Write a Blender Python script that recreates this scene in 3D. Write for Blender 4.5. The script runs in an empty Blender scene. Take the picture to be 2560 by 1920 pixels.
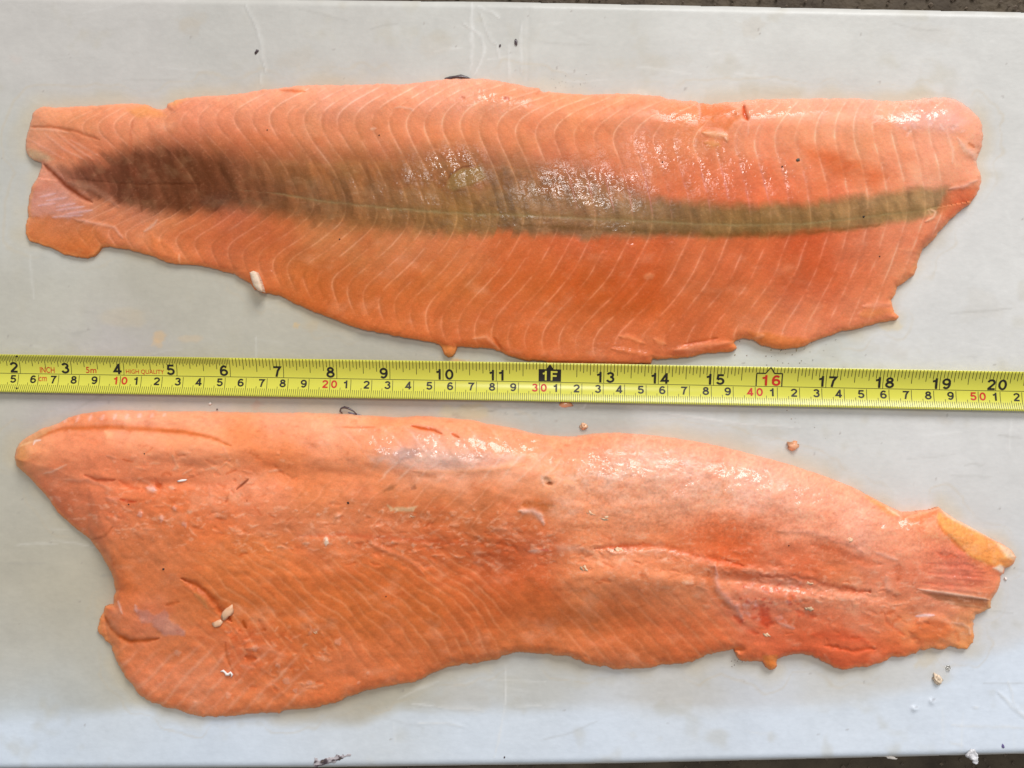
import bpy, math, random
import numpy as np

# ------------------------------------------------------------------ camera
scene = bpy.context.scene
H, PHI = 0.415, math.radians(2.5)            # camera height over the board, small tilt
F = 1280 / math.tan(math.radians(30))        # focal length in pixels of the 2560 px photograph
cam_d = bpy.data.cameras.new('camera'); cam_d.lens = 18 / math.tan(math.radians(30)); cam_d.sensor_width = 36
cam_d.clip_start = 0.01; cam_d.clip_end = 50
cam = bpy.data.objects.new('camera', cam_d); scene.collection.objects.link(cam)
cam.location = (0, 0, H); cam.rotation_euler = (0, PHI, 0); scene.camera = cam

# ------------------------------------------------------------------ light
w = bpy.data.worlds.new('World'); scene.world = w; w.use_nodes = True
bg = w.node_tree.nodes['Background']; bg.inputs[0].default_value = (0.96, 0.98, 1.0, 1); bg.inputs[1].default_value = 0.37

def area(name, loc, size, power, col, target):
    l = bpy.data.lights.new(name, 'AREA'); l.shape = 'RECTANGLE'; l.size, l.size_y = size; l.energy = power; l.color = col
    o = bpy.data.objects.new(name, l); scene.collection.objects.link(o); o.location = loc
    d = np.array(target, float) - np.array(loc, float)
    from mathutils import Vector
    o.rotation_euler = Vector(d).to_track_quat('-Z', 'Y').to_euler()
    return o
area('key_light', (0.03, 0.56, 1.90), (0.30, 0.25), 7.6, (1.0, 0.98, 0.96), (0.02, 0.0, 0))  # unseen key lamp, placed to make the small glints
area('soft_fill_light', (1.1, 3.1, 2.3), (2.0, 1.5), 134.0, (0.985, 0.985, 0.985), (0.02, 0.0, 0))  # unseen fill lamp, added for soft shading from the upper right
scene.view_settings.view_transform = 'Standard'; scene.view_settings.look = 'None'
scene.view_settings.exposure = 0; scene.view_settings.gamma = 1
scene.render.engine = 'CYCLES'

# ------------------------------------------------------------------ helpers
rng = np.random.RandomState(7)
def unproj(u, v, z=0.0):
    u = np.asarray(u, float); v = np.asarray(v, float); z = np.asarray(z, float)
    k = (u - 1280) / F; m = (960 - v) / F; h = H - z
    dx = h * (k * math.cos(PHI) - math.sin(PHI)) / (math.cos(PHI) + k * math.sin(PHI))
    D = h * math.cos(PHI) - dx * math.sin(PHI)
    return dx, m * D
def P3(u, v, z=0.0):
    x, y = unproj(u, v, z); return (float(x), float(y), float(z))

TAB = rng.rand(256, 256).astype(np.float32)
def vnoise(x, y):
    xi = np.floor(x).astype(np.int64); yi = np.floor(y).astype(np.int64)
    fx = x - xi; fy = y - yi
    fx = fx*fx*(3-2*fx); fy = fy*fy*(3-2*fy)
    a = TAB[yi & 255, xi & 255]; b = TAB[yi & 255, (xi+1) & 255]
    c = TAB[(yi+1) & 255, xi & 255]; d = TAB[(yi+1) & 255, (xi+1) & 255]
    return (a*(1-fx)+b*fx)*(1-fy)+(c*(1-fx)+d*fx)*fy
def fbm(U, V, sx, sy=None, rot=0.0, octv=3, off=0.0):
    sy = sy or sx
    c, s = math.cos(math.radians(rot)), math.sin(math.radians(rot))
    X = (U*c + V*s)/sx + off*13.7 + 50; Y = (-U*s + V*c)/sy + off*7.3 + 50
    r = 0; a = 1; t = 0
    for i in range(octv):
        r = r + a*(vnoise(X + 17.3*i, Y + 31.7*i) - .5); t += a; a *= .55; X = X*2.03; Y = Y*2.03
    return 2*r/t              # about -1..1
def sstep(a, b, x):
    t = np.clip((x-a)/(b-a), 0, 1); return t*t*(3-2*t)
def lin(c):
    c = np.asarray(c, float); return np.where(c <= .04045, c/12.92, ((np.maximum(c, 0)+.055)/1.055)**2.4)
def seg_dist(U, V, pts, closed=False):
    pts = np.asarray(pts, float); n = len(pts); D = np.full(U.shape, 1e9)
    for i in range(n if closed else n-1):
        a = pts[i]; b = pts[(i+1) % n]; e = b-a; L = max(e@e, 1e-9)
        t = np.clip(((U-a[0])*e[0] + (V-a[1])*e[1])/L, 0, 1)
        D = np.minimum(D, (U-a[0]-t*e[0])**2 + (V-a[1]-t*e[1])**2)
    return np.sqrt(D)
def seg_dist_t(U, V, pts):
    pts = np.asarray(pts, float); n = len(pts); D = np.full(U.shape, 1e9); T = np.zeros(U.shape)
    L = np.r_[0, np.cumsum(np.hypot(*np.diff(pts, axis=0).T))]; tot = max(L[-1], 1e-6)
    for i in range(n-1):
        a = pts[i]; e = pts[i+1]-a; l2 = max(e@e, 1e-9); t = np.clip(((U-a[0])*e[0] + (V-a[1])*e[1])/l2, 0, 1)
        d = (U-a[0]-t*e[0])**2 + (V-a[1]-t*e[1])**2; m = d < D; D = np.where(m, d, D); T = np.where(m, (L[i]+t*math.sqrt(l2))/tot, T)
    return np.sqrt(D), T
def inside(U, V, pts):
    pts = np.asarray(pts, float); n = len(pts); r = np.zeros(U.shape, bool)
    for i in range(n):
        x1, y1 = pts[i]; x2, y2 = pts[(i+1) % n]
        if y1 == y2: continue
        c = ((y1 > V) != (y2 > V)) & (U < (x2-x1)*(V-y1)/(y2-y1)+x1); r ^= c
    return r
def sdf(U, V, pts):
    d = seg_dist(U, V, pts, True); return np.where(inside(U, V, pts), d, -d)
def cv(ox, oy, s, *pts):          # enlarged-view coordinates -> photograph pixels
    return [(ox+x/s, oy+y/s) for x, y in pts]
Q = 2201/1300.
q1 = lambda *p: cv(0, 0, Q, *p); q2 = lambda *p: cv(1260, 0, Q, *p)
q3 = lambda *p: cv(0, 940, Q, *p); q4 = lambda *p: cv(1260, 940, Q, *p)
fa = lambda *p: cv(40, 230, 3.3515, *p); fb = lambda *p: cv(680, 180, 3.3515, *p)
fc = lambda *p: cv(1300, 200, 3.3515, *p); fd = lambda *p: cv(1860, 230, 3.3515, *p); fe = lambda *p: cv(1300, 560, 2.212, *p)
ga = lambda *p: cv(20, 1010, 3.16, *p); gb = lambda *p: cv(220, 1400, 3.16, *p); gc = lambda *p: cv(680, 1010, 3.16, *p)
gd = lambda *p: cv(1300, 1060, 3.16, *p); ge = lambda *p: cv(1900, 1200, 3.318, *p); gf = lambda *p: cv(1100, 1350, 2.765, *p)
z5 = lambda *p: cv(600, 0, 2.765, *p); z6 = lambda *p: cv(700, 1700, 2.765, *p); z7 = lambda *p: cv(1900, 1600, 3.3515, *p)

class Sheet:
    """a grid over the photograph's pixels carrying colour, height and roughness"""
    def __init__(s, u0, u1, v0, v1, step):
        s.step = step
        s.U, s.V = np.meshgrid(np.arange(u0, u1+step, step, dtype=float), np.arange(v0, v1+step, step, dtype=float))
        s.C = np.zeros(s.U.shape+(3,)); s.Z = np.zeros(s.U.shape); s.R = np.full(s.U.shape, .5)
        s.u0, s.v0 = u0, v0
    def win(s, pts, m):
        p = np.asarray(pts, float); st = s.step
        i0 = max(0, int((p[:, 1].min()-m-s.v0)/st)); i1 = min(s.U.shape[0], int((p[:, 1].max()+m-s.v0)/st)+2)
        j0 = max(0, int((p[:, 0].min()-m-s.u0)/st)); j1 = min(s.U.shape[1], int((p[:, 0].max()+m-s.u0)/st)+2)
        return slice(i0, i1), slice(j0, j1)
    def samples(s, S, sigma, pale=0., pc=(246, 170, 120)):
        S = np.array(S, float); num = np.zeros(s.C.shape); den = np.zeros(s.U.shape)+1e-12
        wu = s.U + 28*fbm(s.U, s.V, 60, octv=3, off=3); wv = s.V + 22*fbm(s.U, s.V, 60, octv=3, off=5)
        for u, v, r, g, b in S:
            d2 = ((wu-u)**2 + (wv-v)**2)/(2*sigma**2)
            k = np.exp(-np.minimum(d2, 60)) + 1e-4/(1+d2)**2
            den += k; num += k[..., None]*np.array((r, g, b))
        s.C[:] = num/den[..., None]/255.
        if pale: s.C[:] = s.C*(1-pale)+np.array(pc)/255.*pale
    def mix(s, k, col, sl=None):
        sl = sl or (slice(None), slice(None))
        c = s.C[sl]; k = np.clip(k, 0, 1)[..., None]; c[:] = c*(1-k)+np.array(col)/255.*k
    def stroke(s, pts, wid, col=None, a=1., dz=0., rag=.5, taper=True, rough=None):
        sl = s.win(pts, wid*3+6); U = s.U[sl]; V = s.V[sl]
        if U.size == 0: return
        uu = U + rag*wid*.9*fbm(U, V, 14, off=wid); vv = V + rag*wid*.9*fbm(U, V, 14, off=wid+9)
        d, T = seg_dist_t(uu, vv, pts)
        if taper: d = d/np.clip(np.clip(4*T*(1-T), 0, 1)**.45*(1+.45*rag*fbm(U, V, 26, off=wid+3)), .22, 2)
        k = np.exp(-(d/wid)**2)
        if col is not None:
            kc = k*a*(1-.6*rag*np.clip(.5+fbm(U, V, 22, off=2), 0, 1)) if rag else k*a
            s.mix(kc, col, sl)
        if dz: s.Z[sl] += dz*s.relief*1e-3*np.exp(-(d/(wid*1.35))**2)
        if rough is not None: s.R[sl] = s.R[sl]*(1-k)+rough*k
    relief = .45
    def poly(s, pts, soft, col=None, a=1., dz=0., rag=1., rough=None):
        sl = s.win(pts, soft*2+8); U = s.U[sl]; V = s.V[sl]
        if U.size == 0: return
        uu = U + rag*5*fbm(U, V, 16, off=4); vv = V + rag*5*fbm(U, V, 16, off=6)
        sd = sdf(uu, vv, pts); k = sstep(-soft, soft, sd)
        if col is not None: s.mix(k*a, col, sl)
        if dz: s.Z[sl] += dz*s.relief*1e-3*sstep(-soft-3, soft+3, sd)
        if rough is not None: s.R[sl] = s.R[sl]*(1-k)+rough*k
    def blob(s, u, v, r, col=None, a=1., dz=0., ry=None, rag=.4):
        ry = ry or r; sl = s.win([(u, v)], max(r, ry)*3+4); U = s.U[sl]; V = s.V[sl]
        if U.size == 0: return
        d = np.sqrt(((U-u)/r)**2+((V-v)/ry)**2) + rag*fbm(U, V, r*.8+2, off=u % 9)
        k = 1-sstep(.55, 1.15, d)
        if col is not None: s.mix(k*a, col, sl)
        if dz: s.Z[sl] += dz*1e-3*np.exp(-d*d)

ALB = 1.10; VEIL = np.array((.012, .013, .013))
def make_mesh(name, sh, mask_d, mat, K=ALB, skirt=True, parent=None, z0=0.0):
    """grid -> mesh, rim vertices pulled onto the outline, skirt down to the board"""
    st = sh.step; cand = mask_d > -.72*st
    gv, gu = np.gradient(mask_d, st)
    n = np.sqrt(gu*gu+gv*gv)+1e-9; out = cand & (mask_d < 0)
    U = np.where(out, sh.U - mask_d*gu/n, sh.U); V = np.where(out, sh.V - mask_d*gv/n, sh.V)
    q = cand[:-1, :-1] & cand[1:, :-1] & cand[:-1, 1:] & cand[1:, 1:]
    core = mask_d > 0
    q &= core[:-1, :-1] | core[1:, :-1] | core[:-1, 1:] | core[1:, 1:]
    Z = sh.Z + z0
    X, Y = unproj(U, V, Z)
    idx = np.arange(U.size).reshape(U.shape)
    a = idx[:-1, :-1][q]; b = idx[:-1, 1:][q]; c = idx[1:, 1:][q]; d = idx[1:, :-1][q]
    quads = np.stack([d, c, b, a], 1)
    used, inv = np.unique(quads, return_inverse=True); quads = inv.reshape(quads.shape)
    co = np.stack([X.ravel()[used], Y.ravel()[used], Z.ravel()[used]], 1)
    col = sh.C.reshape(-1, 3)[used]; ro = sh.R.ravel()[used]
    if skirt:
        e = np.concatenate([quads[:, [i, (i+1) % 4]] for i in range(4)])
        key = np.sort(e, 1); k1 = key[:, 0]*len(co)+key[:, 1]
        uq, first, cnt = np.unique(k1, return_index=True, return_counts=True)
        be = e[first[cnt == 1]]
        bv = np.unique(be); mp = -np.ones(len(co), int); mp[bv] = len(co)+np.arange(len(bv))
        low = co[bv].copy(); low[:, 2] = z0-0.0004
        quads = np.concatenate([quads, np.stack([be[:, 1], be[:, 0], mp[be[:, 0]], mp[be[:, 1]]], 1)])
        co = np.concatenate([co, low]); col = np.concatenate([col, col[bv]]); ro = np.concatenate([ro, ro[bv]])
    me = bpy.data.meshes.new(name); nf = len(quads)
    me.vertices.add(len(co)); me.vertices.foreach_set('co', co.ravel().astype(np.float32))
    me.loops.add(nf*4); me.loops.foreach_set('vertex_index', quads.ravel().astype(np.int32))
    me.polygons.add(nf); me.polygons.foreach_set('loop_start', np.arange(0, nf*4, 4, dtype=np.int32))
    me.update(calc_edges=True)
    me.polygons.foreach_set('use_smooth', np.ones(nf, bool))
    at = me.color_attributes.new('pigment', 'FLOAT_COLOR', 'POINT')
    cc = np.ones((len(co), 4), np.float32); cc[:, :3] = np.clip((lin(np.clip(col, 0, 1))-VEIL*(mat is FLESH))*K, .004, .92); at.data.foreach_set('color', cc.ravel())
    ar = me.attributes.new('gloss_roughness', 'FLOAT', 'POINT'); ar.data.foreach_set('value', ro.astype(np.float32))
    me.materials.append(mat)
    o = bpy.data.objects.new(name, me); scene.collection.objects.link(o)
    if parent: o.parent = parent
    return o

# ------------------------------------------------------------------ materials
def nt(name):
    m = bpy.data.materials.new(name); m.use_nodes = True; t = m.node_tree; return m, t, t.nodes['Principled BSDF']
def bump_chain(t, scales, det=2.5):
    tc = t.nodes.new('ShaderNodeTexCoord'); prev = None
    for sc, dist, stretch in scales:
        mp = t.nodes.new('ShaderNodeMapping'); mp.inputs['Scale'].default_value = stretch
        t.links.new(tc.outputs['Object'], mp.inputs[0])
        n = t.nodes.new('ShaderNodeTexNoise'); n.inputs['Scale'].default_value = sc; n.inputs['Detail'].default_value = det
        t.links.new(mp.outputs[0], n.inputs['Vector'])
        b = t.nodes.new('ShaderNodeBump'); b.inputs['Strength'].default_value = 1; b.inputs['Distance'].default_value = dist
        t.links.new(n.outputs['Fac'], b.inputs['Height'])
        if prev: t.links.new(prev.outputs[0], b.inputs['Normal'])
        prev = b
    return tc, prev
def flesh_mat(name):
    m, t, p = nt(name)
    a = t.nodes.new('ShaderNodeAttribute'); a.attribute_name = 'pigment'
    r = t.nodes.new('ShaderNodeAttribute'); r.attribute_name = 'gloss_roughness'
    tc, b = bump_chain(t, [(270, .00034, (1, 1, 1)), (720, .00017, (1, 1.2, 1))], 1.4)
    n = t.nodes.new('ShaderNodeTexNoise'); n.inputs['Scale'].default_value = 1300; n.inputs['Detail'].default_value = 3
    t.links.new(tc.outputs['Object'], n.inputs['Vector'])
    mr = t.nodes.new('ShaderNodeMapRange'); mr.inputs['From Min'].default_value = .3; mr.inputs['From Max'].default_value = .7
    mr.inputs['To Min'].default_value = .955; mr.inputs['To Max'].default_value = 1.045
    t.links.new(n.outputs['Fac'], mr.inputs[0])
    mul = t.nodes.new('ShaderNodeVectorMath'); mul.operation = 'SCALE'
    t.links.new(a.outputs['Color'], mul.inputs[0]); t.links.new(mr.outputs[0], mul.inputs['Scale'])
    t.links.new(mul.outputs[0], p.inputs['Base Color'])
    p.inputs['Roughness'].default_value = .45
    p.inputs['Specular IOR Level'].default_value = .12
    p.inputs['Subsurface Weight'].default_value = .14
    p.inputs['Subsurface Radius'].default_value = (1, .4, .2); p.inputs['Subsurface Scale'].default_value = .0015
    p.inputs['Coat IOR'].default_value = 1.42
    cw = t.nodes.new('ShaderNodeMapRange'); cw.inputs['From Min'].default_value = .34; cw.inputs['From Max'].default_value = .11
    cw.inputs['To Min'].default_value = .10; cw.inputs['To Max'].default_value = 1.0
    t.links.new(r.outputs['Fac'], cw.inputs[0]); t.links.new(cw.outputs[0], p.inputs['Coat Weight'])
    t.links.new(r.outputs['Fac'], p.inputs['Coat Roughness'])
    t.links.new(b.outputs[0], p.inputs['Coat Normal'])
    b2 = t.nodes.new('ShaderNodeBump'); b2.inputs['Distance'].default_value = .0002; b2.inputs['Strength'].default_value = .6
    t.links.new(n.outputs['Fac'], b2.inputs['Height']); t.links.new(b2.outputs[0], p.inputs['Normal'])
    return m
FLESH = flesh_mat('wet_salmon_flesh')
def board_mat():
    m, t, p = nt('white_film_board')
    a = t.nodes.new('ShaderNodeAttribute'); a.attribute_name = 'pigment'
    r = t.nodes.new('ShaderNodeAttribute'); r.attribute_name = 'gloss_roughness'
    tc, b = bump_chain(t, [(90, .00030, (1, 1, 1)), (700, .00004, (.8, 1.2, 1))])
    n = t.nodes.new('ShaderNodeTexNoise'); n.inputs['Scale'].default_value = 420; n.inputs['Detail'].default_value = 5
    mp = t.nodes.new('ShaderNodeMapping'); mp.inputs['Scale'].default_value = (.7, 1.2, 1)
    t.links.new(tc.outputs['Object'], mp.inputs[0]); t.links.new(mp.outputs[0], n.inputs['Vector'])
    mr = t.nodes.new('ShaderNodeMapRange'); mr.inputs['From Min'].default_value = .3; mr.inputs['From Max'].default_value = .7
    mr.inputs['To Min'].default_value = .975; mr.inputs['To Max'].default_value = 1.02
    t.links.new(n.outputs['Fac'], mr.inputs[0])
    mul = t.nodes.new('ShaderNodeVectorMath'); mul.operation = 'SCALE'
    t.links.new(a.outputs['Color'], mul.inputs[0]); t.links.new(mr.outputs[0], mul.inputs['Scale'])
    t.links.new(mul.outputs[0], p.inputs['Base Color']); t.links.new(r.outputs['Fac'], p.inputs['Roughness'])
    t.links.new(b.outputs[0], p.inputs['Normal']); p.inputs['Specular IOR Level'].default_value = .35
    return m
BOARD = board_mat()
def plain(name, col, rough=.5, noise=None, spec=.5, sss=0, coat=0, bump=None, alpha=None, trans=0):
    m, t, p = nt(name); L = lin(np.array(col)/255.)*ALB
    p.inputs['Base Color'].default_value = (*np.clip(L, 0, .95), 1); p.inputs['Roughness'].default_value = rough
    p.inputs['Specular IOR Level'].default_value = spec
    if noise:
        sc, amt, col2 = noise
        tc = t.nodes.new('ShaderNodeTexCoord'); n = t.nodes.new('ShaderNodeTexNoise'); n.inputs['Scale'].default_value = sc; n.inputs['Detail'].default_value = 5
        t.links.new(tc.outputs['Object'], n.inputs['Vector'])
        cr = t.nodes.new('ShaderNodeValToRGB'); cr.color_ramp.elements[0].position = .5-amt; cr.color_ramp.elements[1].position = .5+amt
        cr.color_ramp.elements[0].color = (*np.clip(L, 0, .95), 1); cr.color_ramp.elements[1].color = (*(lin(np.array(col2)/255.)*ALB), 1)
        t.links.new(n.outputs['Fac'], cr.inputs[0]); t.links.new(cr.outputs[0], p.inputs['Base Color'])
    if bump:
        tc, b = bump_chain(t, [(bump[0], bump[1], (1, 1, 1))]); t.links.new(b.outputs[0], p.inputs['Normal'])
    if sss:
        p.inputs['Subsurface Weight'].default_value = sss; p.inputs['Subsurface Scale'].default_value = .002; p.inputs['Subsurface Radius'].default_value = (1, .5, .3)
    if coat: p.inputs['Coat Weight'].default_value = coat; p.inputs['Coat Roughness'].default_value = .08
    if trans: p.inputs['Transmission Weight'].default_value = trans; p.inputs['IOR'].default_value = 1.33
    return m

def tag(o, label=None, cat=None, group=None, kind=None):
    for k, v in (('label', label), ('category', cat), ('group', group), ('kind', kind)):
        if v: o[k] = v
    return o
def empty(name, loc):
    o = bpy.data.objects.new(name, None); scene.collection.objects.link(o); o.location = loc; o.empty_display_size = .01; return o
def pymesh(name, V, Fc, mat, parent=None, smooth=False):
    me = bpy.data.meshes.new(name); me.from_pydata([tuple(map(float, v)) for v in V], [], [tuple(map(int, f)) for f in Fc]); me.update()
    if smooth: me.polygons.foreach_set('use_smooth', [True]*len(me.polygons))
    me.materials.append(mat)
    o = bpy.data.objects.new(name, me); scene.collection.objects.link(o)
    if parent: o.parent = parent
    return o

OUT1 = (q1((175,690),(150,680),(125,665),(110,640),(107,615),(108,590),(115,560),(125,540),(130,515),(140,480),(155,462),(185,452),(250,456),(330,452),(420,446),(500,440),(560,438),(610,440),(635,450),(665,460),(690,464),(705,455),(710,440),(740,425),(790,415),(850,408),(950,402),(1040,393),(1110,380),(1180,374),(1260,362),(1350,358),(1480,360),(1600,355),(1700,356),(1790,348),(1860,340),(1900,334),(1960,332),(2030,332),(2080,338))
      + q2((10,348),(60,358),(110,368),(150,374),(156,386),(200,390),(260,395),(360,400),(480,396),(540,396),(600,402),(660,406),(690,420),(760,425),(815,428),(828,438),(880,440),(950,432),(1000,432),(1015,425),(1080,420),(1250,418),(1500,416),(1580,425),(1650,428),(1700,425),(1760,418),(1830,412),(1880,412),(1915,420),(1950,440),(1985,470),(2010,495),(2025,530),(2028,570),(2022,620),(2008,660),(2000,682),(2006,710),(2018,740),(2020,770),(2010,800),(1995,835),(1970,865),(1930,895),(1890,930),(1850,975),(1815,1020),(1775,1050),(1760,1080),(1750,1120),(1735,1165),(1700,1190),(1665,1215),(1655,1245),(1640,1270),(1645,1300),(1650,1320),(1672,1338),(1660,1355),(1600,1365),(1540,1380),(1480,1395),(1430,1400),(1380,1420),(1310,1445),(1270,1465),(1220,1475),(1180,1478),(1120,1468),(1080,1458),(1060,1440),(1020,1432),(985,1438),(975,1450),(985,1475),(970,1488),(920,1492),(860,1495),(800,1508),(740,1515),(680,1520),(630,1520),(625,1538),(500,1543),(380,1543),(260,1540))
      + [(1369,909),(1363.5,901.5),(1324.8,901.5),(1280,893.4)] + q1((2100,1482),(2060,1474),(2000,1471),(1960,1467),(1935,1467),(1928,1490),(1915,1508),(1895,1512),(1880,1500),(1870,1470),(1858,1460),(1820,1445),(1740,1435),(1660,1420),(1590,1405),(1500,1385),(1420,1355),(1330,1320),(1260,1290),(1190,1255),(1150,1245),(1110,1238),(1080,1225),(1060,1200),(1020,1180),(990,1158),(940,1150),(880,1130),(820,1120),(760,1118),(700,1110),(650,1085),(600,1072),(550,1058),(500,1050),(460,1042),(430,1045),(415,1065),(395,1085),(365,1092),(330,1088),(270,1075),(220,1052),(170,1035),(125,1020),(108,990),(108,950),(120,920),(118,880),(122,840),(135,790),(160,745),(175,715)))
OUT2 = (q3((62,340),(68,310),(80,285),(120,255),(170,225),(210,212),(250,200),(290,175),(350,158),(430,148),(520,143),(580,148),(640,145),(700,150),(800,148),(1000,152),(1150,155),(1300,155),(1450,160),(1520,165),(1600,170),(1700,175),(1760,168),(1830,172),(1900,178),(1960,182),(2010,188),(2060,203),(2110,210))
      + q4((0,212),(60,225),(110,240),(170,250),(240,255),(300,255),(340,248),(400,243),(470,240),(560,245),(640,252),(740,265),(830,280),(920,298),(1000,318),(1080,340),(1160,360),(1240,385),(1320,410),(1400,440),(1470,468),(1530,498),(1580,525),(1630,550),(1680,575),(1730,575),(1790,568),(1840,555),(1865,575),(1920,610),(1980,640),(2050,680),(2110,712),(2150,735),(2168,765),(2160,790),(2140,810),(2120,815),(2118,835),(2100,850),(2100,870),(2090,910),(2075,930),(2065,950),(2060,985),(2030,1000),(1998,1010),(1985,1040),(1990,1090),(1985,1130),(1960,1155),(1930,1152),(1890,1145),(1860,1155),(1800,1155),(1760,1160),(1740,1180),(1680,1188),(1640,1190),(1600,1212),(1560,1225),(1500,1235),(1430,1240),(1390,1230),(1350,1205),(1300,1185),(1250,1178),(1180,1188),(1155,1200),(1150,1230),(1130,1245),(1110,1235),(1090,1205),(1050,1212),(1010,1205),(985,1190),(975,1165),(1000,1160),(960,1158),(900,1172),(850,1185),(790,1215),(720,1218),(660,1225),(620,1238),(540,1240),(480,1240),(440,1235),(400,1225),(350,1215),(300,1200),(260,1185),(200,1178),(130,1172),(60,1172),(10,1183))
      + q3((2133,1188),(2070,1205),(1990,1215),(1910,1225),(1860,1245),(1800,1278),(1740,1295),(1650,1310),(1560,1330),(1480,1355),(1420,1380),(1320,1408),(1240,1412),(1170,1425),(1050,1430),(960,1440),(860,1442),(800,1430),(750,1412),(700,1405),(640,1380),(590,1345),(560,1310),(530,1280),(510,1235),(490,1200),(475,1150),(450,1120),(425,1095),(415,1070),(418,1030),(440,1005),(445,975),(480,965),(482,930),(490,910),(482,870),(470,830),(445,785),(420,745),(395,710),(380,690),(340,660),(290,620),(240,575),(210,525),(170,480),(130,435),(95,405),(70,380)))
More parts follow.
